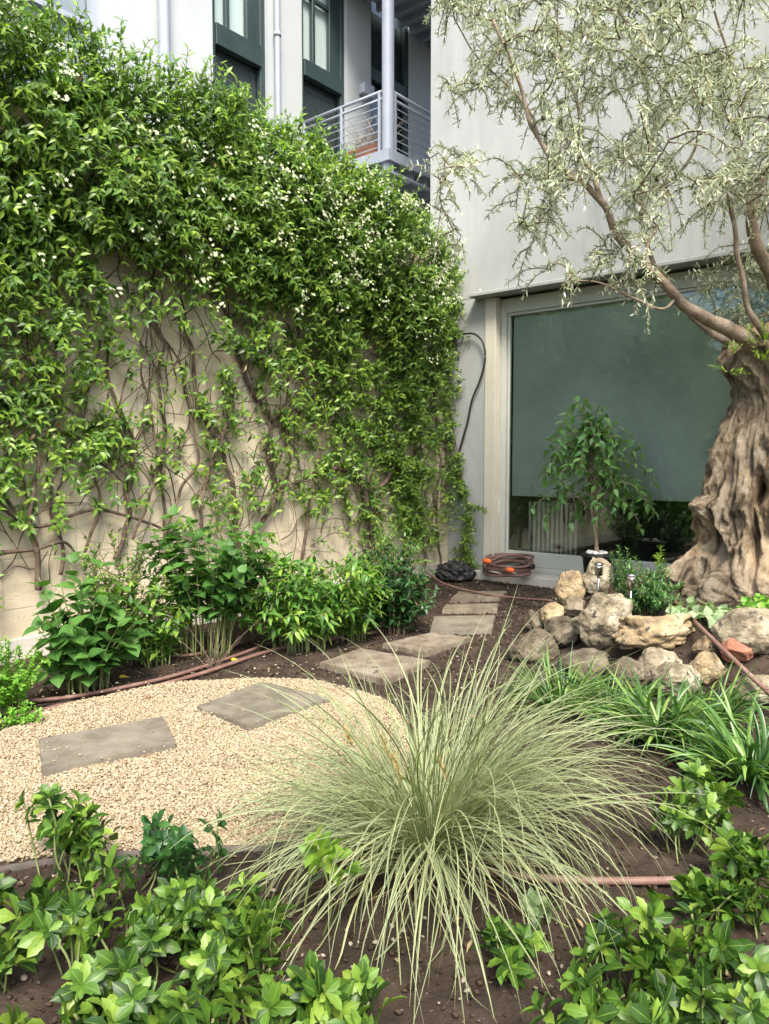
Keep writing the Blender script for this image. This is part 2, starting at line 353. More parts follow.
slab('stepping_slab', [(442, 610), (446, 604), (498, 603), (497, 609)], .05, M['slab_earthy'], 'narrow looking brown slab just beyond the pale grey square slab', 'slabs in the soil path', .03, 6)
slab('stepping_slab', [(450, 599), (459, 591), (507, 591), (500, 598)], .05, M['slab_earthy'], 'farthest brown slab in front of the coiled hose', 'slabs in the soil path', .03, 7)

# ------------------------------------------------------------ garden wall
def blockwall_mat():
    m, nt, b = newmat('block_wall'); L = nt.links
    tc = N(nt, 'ShaderNodeTexCoord'); br = nt.nodes.new('ShaderNodeTexBrick'); L.new(tc.outputs['UV'], br.inputs['Vector'])
    br.inputs['Scale'].default_value = 1; br.inputs['Brick Width'].default_value = 1.0; br.inputs['Row Height'].default_value = .33; br.inputs['Mortar Size'].default_value = .006
    br.inputs['Mortar Smooth'].default_value = .4; br.inputs['Color1'].default_value = (.52, .45, .33, 1); br.inputs['Color2'].default_value = (.56, .49, .36, 1); br.inputs['Mortar'].default_value = (.42, .37, .28, 1)
    n = N(nt, 'ShaderNodeTexNoise', Scale=1.6, Detail=9, Roughness=.6); L.new(tc.outputs['Object'], n.inputs['Vector'])
    r = ramp(nt, n.outputs[0], [(.3, (.78, .76, .70)), (.6, (1, 1, 1))])
    mx = N(nt, 'ShaderNodeMixRGB', blend_type='MULTIPLY'); mx.inputs[0].default_value = 1; L.new(br.outputs[0], mx.inputs[1]); L.new(r.outputs[0], mx.inputs[2])
    L.new(mx.outputs[0], b.inputs['Base Color']); b.inputs['Roughness'].default_value = .9
    n2 = N(nt, 'ShaderNodeTexNoise', Scale=60, Detail=6); L.new(tc.outputs['Object'], n2.inputs['Vector'])
    ad = N(nt, 'ShaderNodeMath', operation='MULTIPLY_ADD'); L.new(br.outputs['Fac'], ad.inputs[0]); ad.inputs[1].default_value = -.8; L.new(n2.outputs[0], ad.inputs[2])
    bu = N(nt, 'ShaderNodeBump', Strength=.4, Distance=.01); L.new(ad.outputs[0], bu.inputs['Height']); L.new(bu.outputs[0], b.inputs['Normal'])
    return m
M['block'] = blockwall_mat(); M['plinth'] = nmat('plinth', [(.40, .37, .31), (.52, .49, .42)], scale=2.5, rough=.9, bump=.3)
gw = thing('garden_wall', 'tall beige block wall covered in jasmine along the left side', 'wall', wallp(3, 0, 0))
WT = 18.0
o = boxes('block_face', [fb(wallp, .002, WT, -.25, 0, -.2, 3.6)], M['block'], gw)
uvl = o.data.uv_layers.new(name='UVMap')
for lp in o.data.loops:
    co = o.data.vertices[lp.vertex_index].co; q = np.array(co) - C0; uvl.data[lp.index].uv = (-np.dot(q, WD), co.z)
boxes('plinth', [fb(wallp, .004, WT, .001, .035, -.2, .14)], M['plinth'], gw)
boxes('coping', [fb(wallp, .004, WT, -.29, .04, 3.602, 3.66)], M['plinth'], gw)

# ------------------------------------------------------------ grey building with the big window
u1, _ = fac_px(485, 400); _, zh = fac_px(490, 296); _, zs = fac_px(520, 573); uR = 4.6
uG, _ = fac_px(430, 200)
gb = thing('grey_building', 'grey rendered building with a large shaded window behind the olive tree', 'building', facp(2, 0, 0))
boxes('wall', [fb(facp, uG, u1, -.35, 0, -.2, zh), fb(facp, uG, 14, -.35, 0, zh + .001, 11), fb(facp, uR, 14, -.35, 0, -.2, zh), fb(facp, uG, 14, -6, -.352, 7, 11), fb(facp, uG, uG + .3, -6, -.352, -.2, 6.998)], M['wall_grey'], gb, .006)
boxes('lintel_ledge', [fb(facp, u1 - .12, uR + .2, .002, .17, zh - .02, zh + .02)], M['wall_grey'], gb, .006)
boxes('jamb', [fb(facp, u1 + .001, u1 + .13, -.16, .012, zs + .001, zh - .022)], M['jamb'], gb, .004)
boxes('sill', [fb(facp, u1 - .05, uR, -.2, .16, -.1, zs)], M['plinth'], gb, .01)
boxes('inner_reveal', [fb(facp, u1 - .0, uR, -.349, -.30, zs + .002, zs + .01)], M['alu'], gb)
VW = -.13      # window plane
uw, _ = fac_px(497, 400, VW)
uw = max(uw, u1 + .132); _, zgb = fac_px(520, 551, VW); _, zgt = fac_px(509, 316, VW); ug, _ = fac_px(509, 400, VW); _, zbl = fac_px(520, 494, VW - .06)
zt = zh - .03
win = boxes('window', [fb(facp, uw, ug - .03, VW - .06, VW + .02, zs + .002, zt), fb(facp, ug - .028, uR, VW - .06, VW + .02, zgt + .03, zt)], M['alu'], gb, .004)
boxes('sash_frame', [fb(facp, ug - .026, ug + .0, VW - .05, VW + .0, zgb, zgt + .028), fb(facp, ug - .026, uR, VW - .05, VW + .01, zs + .06, zgb - .001), fb(facp, ug + .001, uR, VW - .05, VW + .0, zgt, zgt + .028),
   fb(facp, ug - .026, uR, VW - .06, VW + .04, zs + .002, zs + .058)], M['alu'], win, .004)
def glass_mat():
    m, nt, b = newmat('window_glass'); nt.nodes.remove(b)
    g = N(nt, 'ShaderNodeBsdfGlossy'); g.inputs['Roughness'].default_value = .015; g.inputs['Color'].default_value = (.75, .85, .8, 1)
    t = N(nt, 'ShaderNodeBsdfTransparent'); t.inputs[0].default_value = (.92, .94, .93, 1); fr = N(nt, 'ShaderNodeFresnel'); fr.inputs[0].default_value = 1.5
    a = N(nt, 'ShaderNodeMath', operation='MULTIPLY_ADD'); nt.links.new(fr.outputs[0], a.inputs[0]); a.inputs[1].default_value = 1.5; a.inputs[2].default_value = .0; a.use_clamp = True
    ms = N(nt, 'ShaderNodeMixShader'); nt.links.new(a.outputs[0], ms.inputs[0]); nt.links.new(t.outputs[0], ms.inputs[1]); nt.links.new(g.outputs[0], ms.inputs[2]); nt.links.new(ms.outputs[0], nt.nodes['Material Output'].inputs[0])
    return m
M['glass'] = glass_mat()
boxes('glass', [fb(facp, ug, uR, VW - .03, VW - .024, zgb, zgt)], M['glass'], win, 0)
M['blind'] = nmat('blind', [(.34, .39, .345), (.43, .48, .43), (.50, .55, .49)], scale=1.4, rough=.8, bump=.15, bscale=200, bdist=.002)
boxes('roller_blind', [fb(facp, ug + .01, uR, VW - .075, VW - .07, zbl, zgt + .02)], M['blind'], win, 0)
boxes('blind_bar', [fb(facp, ug + .01, uR, VW - .085, VW - .062, zbl - .022, zbl - .001)], M['alu'], win, .004)
boxes('handle', [fb(facp, ug - .11, ug - .09, VW + .021, VW + .035, zbl - .22, zbl - .05)], M['whitestone'], win, .005)
# room behind: radiator slats and dark walls
M['room'] = nmat('room', [(.05, .05, .045), (.09, .085, .075)], scale=2, rough=.9)
boxes('room_wall', [fb(facp, u1 - .0, uR, -2.2, -2.1, -.1, zh), fb(facp, u1 - .1, u1 - .002, -2.2, -.36, -.1, zh), fb(facp, uR, uR + .1, -2.2, -.36, -.1, zh), fb(facp, u1, uR, -2.09, -.36, zh - .1, zh - .01), fb(facp, u1, uR, -2.09, -.36, -.1, .0)], M['room'], gb, 0)
M['slat'] = nmat('slat', [(.30, .30, .26), (.36, .35, .3)], scale=3, rough=.6, bump=0)
u2, _ = fac_px(575, 500, VW - .2)
boxes('radiator', [fb(facp, u, u + .03, -.42, -.38, zs + .05, zs + .75) for u in np.arange(ug + .12, u2, .055)], M['slat'], gb, .004)

# ------------------------------------------------------------ cream building with balcony
S = 1.3
G = np.array([.54, 8.96, 0]) * S
Qc = at(388, 160, 8.36 * S); Qc[2] = 0
def crp(t, v, z): return Rc - WD * t + WN * v + UPV * z     # t along face from reference, towards camera-left
_d = ray(304, 300); _d = _d[:2] / _d[1]
# find r with projected px 304
r_ = 1.2
for _ in range(60):
    p = Qc - WN * r_; px, _y = proj(np.array([p[0], p[1], 5.5]))
    r_ += (px - 304) * .004
Rc = Qc - WN * r_; Rc[2] = 0
def cr_t(px, py=60, v=0):
    p = onplane(px, py, crp(0, v, 0), WN); return float(-np.dot(p - Rc, WD)), float(p[2])
cb = thing('cream_building', 'pale cream building with tall dark windows above the jasmine wall', 'building', crp(0, 0, 0))
TOP = 12.0
wins = [(-60, 101), (213, 268), (302, 347), (371, 411)]
ts = [(cr_t(a)[0], cr_t(b)[0]) for a, b in wins]
walls = []; prev = -7.0
for (ta, tb) in reversed(ts):
    walls.append(fb(crp, prev, tb, -.3, 0, -.2, TOP)); walls.append(fb(crp, tb, ta, -.3, -.001, 9.6, TOP)); walls.append(fb(crp, tb, ta, -.3, -.001, -.2, 4.2)); prev = ta
walls.append(fb(crp, prev, 14, -.3, 0, -.2, TOP))
boxes('wall', walls, M['cream'], cb, 0)
boxes('return_wall', [fb(crp, -7, -6.7, -8, -.301, -.2, TOP), fb(crp, 13.7, 14, -8, -.301, -.2, TOP), fb(crp, -7, 14, -8, -7.7, -.2, TOP)], M['cream'], cb, 0)
boxes('roof', [fb(crp, -7, 14, -8, .2, TOP + .002, TOP + .2)], M['wall_grey'], cb, 0)
M['curtain'] = nmat('curtain', [(.45, .52, .50), (.6, .65, .62)], scale=8, rough=.8, bump=.3, bscale=6, stretch=(1, 1, .02))
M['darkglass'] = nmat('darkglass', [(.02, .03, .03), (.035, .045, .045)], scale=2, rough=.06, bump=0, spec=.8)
M['skyglass'] = nmat('skyglass', [(.16, .20, .24), (.22, .26, .3)], scale=2, rough=.05, bump=0, spec=.9)
M['softglass'] = nmat('softglass', [(.30, .40, .39), (.40, .48, .46)], scale=5, rough=.08, bump=0, spec=.7, stretch=(1, 1, .1))
def cr_z(px, py, v=0): return cr_t(px, py, v)[1]
for i, ((a, b), (ta, tb)) in enumerate(zip(wins, ts)):
    if i == 0: zl, zm = 4.2, None
    fw = .09; V0, V1 = -.14, -.06; L = ta - tb
    if i == 0:   # steel framed, light glazing
        w = boxes('window', [fb(crp, tb, tb + .08, V0, V1, 4.2, 9.6), fb(crp, ta - .08, ta, V0, V1, 4.2, 9.6)] + [fb(crp, tb + L * k / 3 - .03, tb + L * k / 3 + .03, V0, V1, 4.2, 9.6) for k in (1, 2)] +
            [fb(crp, tb + .081, ta - .081, V0 + .003, V1 - .003, z, z + .06) for z in (5.2, cr_z(60, 10), cr_z(60, 10) + 1.3)], M['steel_blue'], cb, 0)
        boxes('pane', [fb(crp, tb + .02, ta - .02, V0 - .03, V0 - .02, 4.2, 9.6)], M['skyglass'], w, 0); continue
    pxm = (a + b) / 2
    zt0 = {1: cr_z(240, 33), 2: cr_z(325, 68), 3: 99}[i]; zt1 = {1: cr_z(240, 54), 2: cr_z(325, 84), 3: 99}[i]
    bars = [fb(crp, tb, tb + fw, V0, V1, 4.2, 9.6), fb(crp, ta - fw, ta, V0, V1, 4.2, 9.6), fb(crp, tb + fw, ta - fw, V0, V1, 9.5, 9.6)]
    if i == 3:
        bars += [fb(crp, tb + L * .5 - .05, tb + L * .5 + .05, V0, V1, 4.2, 7.7), fb(crp, tb + fw, ta - fw, V0 + .002, V1 - .002, 7.7, 7.9)]
        w = boxes('window', bars, M['dark_frame'], cb, .004); boxes('pane', [fb(crp, tb + .02, ta - .02, V0 - .03, V0 - .02, 4.2, 9.6)], M['darkglass'], w, 0)
        continue
    zb = min(zt0, zt1); z2 = max(zt0, zt1)
    bars += [fb(crp, tb + fw, ta - fw, V0, V1 + .03, zb, z2), fb(crp, tb + fw, tb + fw + L * .25, V0 + .01, V1, z2, 9.5), fb(crp, tb + fw + L * .25 + (L * .75 - 2 * fw) * .55, tb + fw + L * .25 + (L * .75 - 2 * fw) * .55 + .06, V0 + .01, V1, z2, 9.5), fb(crp, tb + fw + L * .25, ta - fw, V0 + .012, V1 - .01, z2 + .95, z2 + 1.01)]
    w = boxes('window', bars, M['dark_frame'], cb, .004)
    boxes('pane', [fb(crp, tb + .02, ta - .02, V0 - .03, V0 - .02, 4.2, z2 - .1)], M['darkglass'], w, 0)
    boxes('pane', [fb(crp, tb + .02, ta - .02, V0 - .03, V0 - .02, z2 - .05, 9.6)], M['softglass'], w, 0)
# downpipes
for px, rad, mm in ((274, .045, 'steel_blue'), (160, .07, 'steel_blue')):
    t, _ = cr_t(px); p0 = crp(t, rad + .03, -.1); p1 = crp(t, rad + .03, TOP)
    dp = tubes('downpipe', [(np.linspace(p0, p1, 12), rad)], M[mm], cb, 12)
    for z in (5.6, 7.4, 9.2): tubes('bracket', [(np.linspace(crp(t, rad + .03, z), crp(t, rad + .03, z + .05), 2), rad + .012)], M[mm], dp, 12)
# balcony
zf = at(388, 150, 8.36 * S)[2]; zr = at(388, 89, 8.36 * S)[2]
bal = thing('balcony', 'steel balcony with wire railing and round column between the cream and grey buildings', 'balcony', Qc)
def bp(a, b, z): return Qc + WD * a - WN * b + UPV * z       # a along the face towards the grey building, b back to the face
La, Lb = 2.4, r_ - .01
boxes('deck', [fb(bp, -.05, La, -.05, Lb, zf - .06, zf)], M['wall_grey'], bal, .004)
boxes('edge_beam', [fb(bp, -.08, La, -.08, -.052, zf - .16, zf - .01), fb(bp, -.08, -.052, -.051, Lb, zf - .16, zf - .01)], M['steel_blue'], bal, .004)
boxes('lower_beam', [fb(bp, -.06, La, -.06, .0, zf - .32, zf - .28), fb(bp, -.06, 0, .001, Lb, zf - .32, zf - .28)] + [fb(bp, a, a + .05, .002, Lb, zf - .28, zf - .062) for a in np.arange(.2, La, .35)], M['steel_blue'], bal, .003)
tubes('column', [(np.linspace(bp(0, 0, -.1), bp(0, 0, 11), 10), .085)], M['steel_blue'], bal, 20)
boxes('column_collar', [fb(bp, -.12, .12, -.12, .12, zf - .19, zf - .162), fb(bp, -.12, .12, -.12, .12, zf - .36, zf - .322)], M['steel_blue'], bal, .004)
tubes('brace', [(np.linspace(bp(1.55, .05, zf - .33), bp(.62, .05, zf - 1.15), 3), .035)], M['steel_blue'], bal, 8)
rl = tubes('railing', [(np.array([bp(-.0, Lb, zr), bp(0, .03, zr)]), .022), (np.array([bp(.03, 0, zr), bp(La, 0, zr)]), .022), (np.array([bp(-.0, Lb, zr - .1), bp(0, .03, zr - .1)]), .018), (np.array([bp(.03, 0, zr - .1), bp(La, 0, zr - .1)]), .018)], M['steel_blue'], bal, 8)
tubes('rail_wire', [(np.array([bp(0, Lb, z), bp(0, .03, z)]), .007) for z in np.linspace(zf + .08, zr - .2, 6)] + [(np.array([bp(.03, 0, z), bp(La, 0, z)]), .007) for z in np.linspace(zf + .08, zr - .2, 6)], M['steel_blue'], rl, 5)
for bx in [fb(bp, -.02, .02, b, b + .04, zf, zr) for b in (.13, .85, 1.62) if b < Lb] + [fb(bp, a, a + .04, -.02, .02, zf, zr) for a in (.13, 1.3)]:
    boxes('rail_post', [bx], M['steel_blue'], rl, .002)
zu = zf + 3.3
boxes('upper_deck', [fb(bp, .3, 5.2, .02, Lb, zu, zu + .12)] + [fb(bp, a, a + .06, .03, Lb, zu - .12, zu - .001) for a in np.arange(.5, 5, .3)], M['steel_blue'], bal, 0)
# on the balcony
pl = thing('planter_box', 'terracotta planter with dry branches on the balcony floor', 'planter', bp(.3, .35, zf))
boxes('box', [fb(bp, .1, .32, .12, .9, zf + .001, zf + .22)], M['terracotta'], pl, .01)
tw = []
for i in range(46):
    b0 = bp(R.uniform(.12, .3), R.uniform(.15, .85), zf + .2); d = np.array([R.uniform(-.35, .35), R.uniform(-.2, .3), R.uniform(.1, .55)])
    tw.append((smooth_path([b0, b0 + d * .5 + rs.uniform(-.05, .05, 3), b0 + d + rs.uniform(-.1, .1, 3)], 4), np.linspace(.009, .003, 9)))
M['drytwig'] = nmat('drytwig', [(.2, .18, .14), (.38, .34, .27)], scale=10)
tubes('dry_branches', tw, M['drytwig'], pl, 4)
t, z_ = cr_t(363, 92)
wl = thing('wall_box', 'small grey box fixed to the cream wall beside the balcony door', 'wall box', crp(t, .06, z_))
boxes('casing', [fb(crp, t - .12, t + .12, .002, .12, z_ - .08, z_ + .08)], M['steel_blue'], wl, .015)
boxes('cover', [fb(crp, t - .13, t + .13, .121, .14, z_ - .09, z_ + .09)], M['steel_blue'], wl, .005)
# ------------------------------------------------------------ plant generators
def leafy(paths, spacing, start, L, W, angle=50, whorl=2, jit=.25, phase=90, up=.3, endscale=.7):
    B, D, U, LL, WW = [], [], [], [], []
    for p in paths:
        p = np.asarray(p); seg = np.linalg.norm(np.diff(p, axis=0), axis=1); cum = np.concatenate([[0], np.cumsum(seg)]); tot = cum[-1]
        s = tot * start; ph = R.random() * 6.28; sgn = 0
        while s <= tot:
            i = min(len(p) - 2, int(np.searchsorted(cum, s, 'right')) - 1); f = (s - cum[i]) / (seg[i] + 1e-9)
            q = p[i] + (p[i + 1] - p[i]) * f; t = nrmz(p[i + 1] - p[i])
            a = nrmz(np.cross(t, [.13, .2, 1.0])); b = np.cross(t, a)
            for w in range(whorl):
                th = ph + w * 2 * math.pi / whorl + R.gauss(0, jit); o = a * math.cos(th) + b * math.sin(th)
                an = math.radians(angle) + R.gauss(0, jit); d = t * math.cos(an) + o * math.sin(an); d[2] += R.gauss(0, .12)
                u = np.array([R.gauss(0, .25), R.gauss(0, .25), 1.0]) * (1 - .4) + t * up
                B.append(q); D.append(d); U.append(u); sc_ = (1 - (1 - endscale) * (s / tot)) * R.uniform(.75, 1.15)
                LL.append(L * sc_); WW.append(W * sc_)
            ph += math.radians(phase) + R.gauss(0, .2); s += spacing * R.uniform(.75, 1.3)
    return np.array(B), np.array(D), np.array(U), np.array(LL), np.array(WW)
def stem(base, top, bow=.1, k=7):
    base = np.asarray(base, float); top = np.asarray(top, float); m = (base + top) / 2 + rs.uniform(-bow, bow, 3) * np.linalg.norm(top - base)
    return smooth_path([base, m, top], k)
def inward_curve(base, top, lean=.35):
    """rises first, then leans out"""
    base = np.asarray(base, float); top = np.asarray(top, float); m = base + (top - base) * .5; m[:2] -= (top - base)[:2] * lean; m += rs.uniform(-.02, .02, 3)
    return smooth_path([base, m, top], 7)
def clump(name, label, cat, base, h, r, ns, m, L, W, prof='lance', spacing=.05, start=.2, angle=50, whorl=2, droop=.3, group=None, stemr=.004, stemm='stem', hmin=.45, sub=0, phase=90, fold=.15, endscale=.7, tilt=(0, 0), wy=1.0, lean=.35):
    base = np.asarray(base, float); t = thing(name, label, cat, base, group); P = []
    for i in range(ns):
        a = R.random() * 6.28; q = math.sqrt(R.random()); hh = h * (hmin + (1 - hmin) * R.random()) * (1 - .35 * q * q)
        b = base + np.array([math.cos(a) * r * q * .35, math.sin(a) * r * q * .35 * wy, 0]); b[2] = H(b[0], b[1]) - .01 if abs(base[2] - H(base[0], base[1])) < .03 else base[2]
        top = base + np.array([math.cos(a) * r * q + tilt[0], math.sin(a) * r * q * wy + tilt[1], hh])
        p = inward_curve(b, top, lean); P.append(p)
        for s in range(sub):
            k = R.randint(int(len(p) * .35), len(p) - 2); d = np.array([R.gauss(0, .5), R.gauss(0, .5), R.uniform(.1, .8)]); ln = h * R.uniform(.2, .4)
            P.append(smooth_path([p[k], p[k] + d * ln * .5, p[k] + d * ln - np.array([0, 0, .03])], 5))
    tubes('stem', [(p, np.linspace(stemr, stemr * .45, len(p))) for p in P], M[stemm], t, 5)
    B, D, U, LL, WW = leafy(P, spacing, start, L, W, angle, whorl, phase=phase, endscale=endscale)
    leaves('foliage', B, D, U, LL, WW, m, t, prof, droop * rs.uniform(.3, 1.5, len(B)), fold=fold)
    return t

M['jasmine'] = leafmat('jasmine', [(.035, .09, .015), (.065, .145, .02), (.10, .20, .025), (.15, .26, .03), (.24, .35, .045)], under=(.11, .18, .06), trans=.34, rough=.38)
M['jasmine_new'] = leafmat('jasmine_new', [(.12, .24, .03), (.20, .34, .04), (.30, .42, .06)], trans=.4, rough=.4)
M['flower'] = leafmat('flower', [(.42, .50, .28), (.56, .60, .38), (.66, .66, .46)], trans=.3, rough=.6, vein=False, tcol=(1, 1, .9))
M['olive_leaf'] = leafmat('olive_leaf', [(.15, .20, .09), (.27, .32, .17), (.40, .44, .28), (.58, .61, .46)], under=(.60, .63, .52), trans=.22, rough=.42, tcol=(1.15, 1.25, .8))
M['hydrangea'] = leafmat('hydrangea', [(.035, .10, .018), (.06, .155, .03), (.10, .22, .045)], trans=.33, rough=.5, spec=.35)
M['nandina'] = leafmat('nandina', [(.04, .12, .02), (.07, .18, .03), (.12, .25, .04), (.24, .35, .05)], trans=.32, rough=.4)
M['darkshrub'] = leafmat('darkshrub', [(.015, .055, .015), (.03, .09, .025), (.05, .13, .03)], trans=.25, rough=.38)
M['pachy'] = leafmat('pachy', [(.014, .038, .008), (.028, .070, .012), (.05, .115, .016), (.08, .165, .02), (.12, .22, .028), (.21, .30, .045)], trans=.28, rough=.45, spec=.4)
M['ficus'] = leafmat('ficus', [(.07, .17, .05), (.11, .24, .07), (.18, .33, .09)], trans=.3, rough=.35)
M['sedge'] = leafmat('sedge', [(.025, .055, .022), (.07, .11, .045), (.13, .17, .075), (.28, .28, .13)], edge=(.37, .40, .21), trans=.25, rough=.5, vein=False)
M['liriope'] = leafmat('liriope', [(.03, .08, .022), (.055, .13, .03), (.10, .20, .04), (.22, .33, .07)], trans=.25, rough=.35, vein=False)
M['brightfern'] = leafmat('brightfern', [(.08, .22, .02), (.14, .32, .03), (.22, .42, .05)], trans=.35, rough=.4)
M['ochre'] = leafmat('ochre', [(.28, .19, .07), (.38, .28, .11)], trans=.2, rough=.7, vein=False)
M['palegreen'] = leafmat('palegreen', [(.16, .26, .10), (.26, .36, .18), (.34, .42, .25)], trans=.3, rough=.4)
M['yellow'] = leafmat('yellow', [(.65, .42, .04), (.75, .55, .05)], trans=.3, rough=.5)
M['smallbush'] = leafmat('smallbush', [(.03, .10, .025), (.06, .16, .04), (.12, .25, .06)], trans=.3, rough=.4)
M['vine_stem'] = nmat('vine_stem', [(.035, .024, .016), (.085, .06, .04), (.15, .115, .08)], scale=14, rough=.9, bump=.5, bscale=40)
M['hedgeleaf'] = leafmat('hedgeleaf', [(.03, .07, .02), (.06, .13, .03), (.1, .2, .05)], trans=.25, rough=.45)

# ------------------------------------------------------------ jasmine on the wall
DM = {200: '999999999993', 240: '885688899996', 280: '875335678893', 320: '864213466782', 360: '754212345681', 400: '755313336671', 440: '643413345571', 480: '432312333470', 520: '110111111260', 560: '000000000030'}
def dens(px, py):
    if py < 215: return .95
    k = int(np.clip((py // 40) * 40, 200, 560)); row = DM[k]; c = int(np.clip(px / 40, 0, 11)); c2 = min(11, c + 1); fx = float(np.clip(px / 40 - c - .5, -.5, .5))
    k2 = int(np.clip(k + (40 if py - k > 20 else -40), 200, 560)); c3 = int(np.clip(c + (1 if fx > 0 else -1), 0, 11)); fy = abs(py - k - 20) / 40
    v = lambda kk, cc: int(DM[kk][cc]) / 9
    return (v(k, c) * (1 - abs(fx)) + v(k, c3) * abs(fx)) * (1 - fy) + (v(k2, c) * (1 - abs(fx)) + v(k2, c3) * abs(fx)) * fy
vine = thing('jasmine_vine', 'dense flowering jasmine climbing over the whole beige garden wall', 'climbing plant', wallp(2.5, .1, 0))
def shoots(n, zlo, zhi, vmin, topbias=False, tlo=-.05, thi=7.6):
    out = []; tries = 0
    while len(out) < n and tries < n * 40:
        tries += 1; t = R.uniform(tlo, thi); z = R.uniform(zlo, zhi + .06 * noise.noise(Vector((t * 2, 0, 0))))
        zt = 3.92 + .12 * noise.noise(Vector((t * 1.3, 3, 0))) - .38 * min(1, max(0, (1.9 - t) / 1.2))
        if z > zt: continue
        q = wallp(t, .15, z); px, py = proj(q)
        if t < 5.2 and R.random() > dens(px, py) ** (1 if py < 250 else 1.35 if 105 < px < 235 else 1.55 if 235 <= px < 400 and py > 380 else 1.15) * (1 if noise.noise(Vector((t * 3.2, z * 3.2, 5))) > -.28 or py < 240 else .1): continue
        k = min(1, max(0, (z - 1.6) / 1.6)); bulge = (.10 + .34 * k) * (1 + .45 * noise.noise(Vector((t * 1.7, z * 1.7, 9)))); bulge *= min(1, max(.25, (t + .1) / .9)); v = vmin + (bulge - vmin) * R.random() ** .6
        if z > 3.68 and R.random() < .35: v = R.uniform(-.2, .2)
        b = wallp(t, max(.02, v - .05) if z < 3.6 else v, z); out.append((b, z, t))
    return out
def shoot_paths(sh, lo, hi):
    P = []
    for b, z, t in sh:
        k = min(1, max(0, (z - 3.3) / .5)); L = R.uniform(lo, hi)
        d = WN * R.uniform(.3, .9) + WD * R.gauss(0, .55) + UPV * (R.uniform(-.5, .5) + .8 * k); d = nrmz(d) * L
        P.append(smooth_path([b, b + d * .55, b + d * .9 + np.array([0, 0, -.10 * L * (1 - k)])- np.array([0, 0, .12 * L])], 4))
    return P
P = shoot_paths(shoots(7000, .45, 3.95, .02) + shoots(2200, 2.7, 3.95, .1) + shoots(1900, .6, 3.95, .05, tlo=7.6, thi=14), .12, .32)
B, D, U, LL, WW = leafy(P, .040, .1, .076, .031, 55, 2, endscale=.75)
U = U + WN * .5
leaves('foliage', B, D, U, LL, WW, M['jasmine'], vine, 'lance', .25)
P2 = shoot_paths([s for s in shoots(950, 3.5, 4.0, .1) ], .15, .34)
P2 += shoot_paths(shoots(800, 1.2, 3.6, .15), .12, .2)
B, D, U, LL, WW = leafy(P2, .04, .2, .062, .022, 50, 2, endscale=.8)
leaves('young_foliage', B, D, U + WN * .5, LL, WW, M['jasmine_new'], vine, 'lance', .2)
tubes('shoot', [(p, .0022) for p in P[::2] + P2], M['greenstem'], vine, 3)
# flowers: five narrow petals each
fl = []
for b, z, t in shoots(680, 2.3, 4.0, .42):
    px, py = proj(b)
    w = .22 + .8 * math.exp(-((px - 320) / 100) ** 2 - ((py - 210) / 70) ** 2)
    if R.random() > w: continue
    cc = b + WN * R.uniform(.10, .24)
    for _ in range(R.randint(3, 12)): fl.append(cc + np.array([R.gauss(0, .03), R.gauss(0, .03), R.gauss(0, .024)]))
B, D, U = [], [], []
for c in fl:
    nn = nrmz(WN * .8 + np.array([R.gauss(0, .4), R.gauss(0, .4), R.uniform(0, .7)])); a = nrmz(np.cross(nn, [0.1, 0.2, 1])); b = np.cross(nn, a); ph = R.random() * 6
    for k in range(5):
        B.append(c); D.append(a * math.cos(ph + k * 1.2566) + b * math.sin(ph + k * 1.2566) + nn * .15); U.append(nn)
leaves('blossom', B, D, U, .014, .007, M['flower'], vine, 'narrow', .1)
dl = [s_ for s_ in shoots(170, .8, 3.7, .2, tlo=.1)]
B = np.array([b + WN * .06 for b, _, _ in dl]); D = rs.randn(len(B), 3) * [.5, .5, .3] + [0, 0, -.8]
leaves('withered_leaves', B, D, np.tile(WN, (len(B), 1)), .06, .022, M['litter'], vine, 'lance', .5)['kind'] = 'stuff'
# woody stems drawn on the wall, each its own part
ST = [([(38, 590), (36, 545), (22, 520), (6, 500), (-20, 470)], 10), ([(38, 590), (37, 560), (30, 510), (38, 470), (32, 430), (50, 370), (70, 320)], 11),
 ([(60, 575), (60, 540), (50, 490), (66, 450), (84, 410), (100, 340)], 8), ([(-10, 553), (10, 552), (40, 548), (62, 542), (75, 552)], 9), ([(115, 560), (128, 520), (127, 485), (132, 440), (112, 390), (108, 330)], 11),
 ([(-5, 500), (18, 518), (45, 526), (90, 510), (120, 514), (150, 524), (172, 532), (195, 545)], 9), ([(238, 560), (236, 520), (228, 470), (216, 440), (196, 400), (192, 350), (180, 300)], 13),
 ([(250, 560), (258, 530), (276, 495), (268, 450), (272, 420), (252, 390), (240, 360), (222, 300)], 15), ([(272, 420), (298, 396), (318, 368), (350, 345), (366, 310)], 11), ([(276, 500), (290, 470), (284, 430), (288, 390), (284, 330)], 8),
 ([(372, 575), (372, 535), (366, 500), (356, 476), (330, 468), (306, 478), (280, 492)], 16), ([(372, 535), (376, 496), (392, 474), (400, 440), (396, 410), (404, 360), (396, 300)], 14), ([(366, 500), (374, 470), (384, 430), (376, 400)], 6),
 ([(170, 540), (160, 480), (166, 430), (158, 380), (163, 340), (150, 300), (155, 260)], 8), ([(165, 540), (182, 490), (196, 460), (190, 410), (176, 360), (150, 320)], 8), ([(130, 540), (150, 500), (158, 470), (150, 410), (140, 370), (150, 330), (140, 290)], 7),
 ([(420, 585), (424, 540), (414, 480), (420, 430), (410, 360), (418, 290)], 13), ([(440, 580), (436, 520), (440, 460), (432, 380)], 8), ([(85, 560), (100, 500), (96, 460), (120, 400), (135, 350)], 7), ([(300, 560), (310, 500), (322, 440), (340, 400), (350, 340)], 9), ([(200, 540), (206, 480), (230, 420), (236, 380), (262, 330)], 8)]
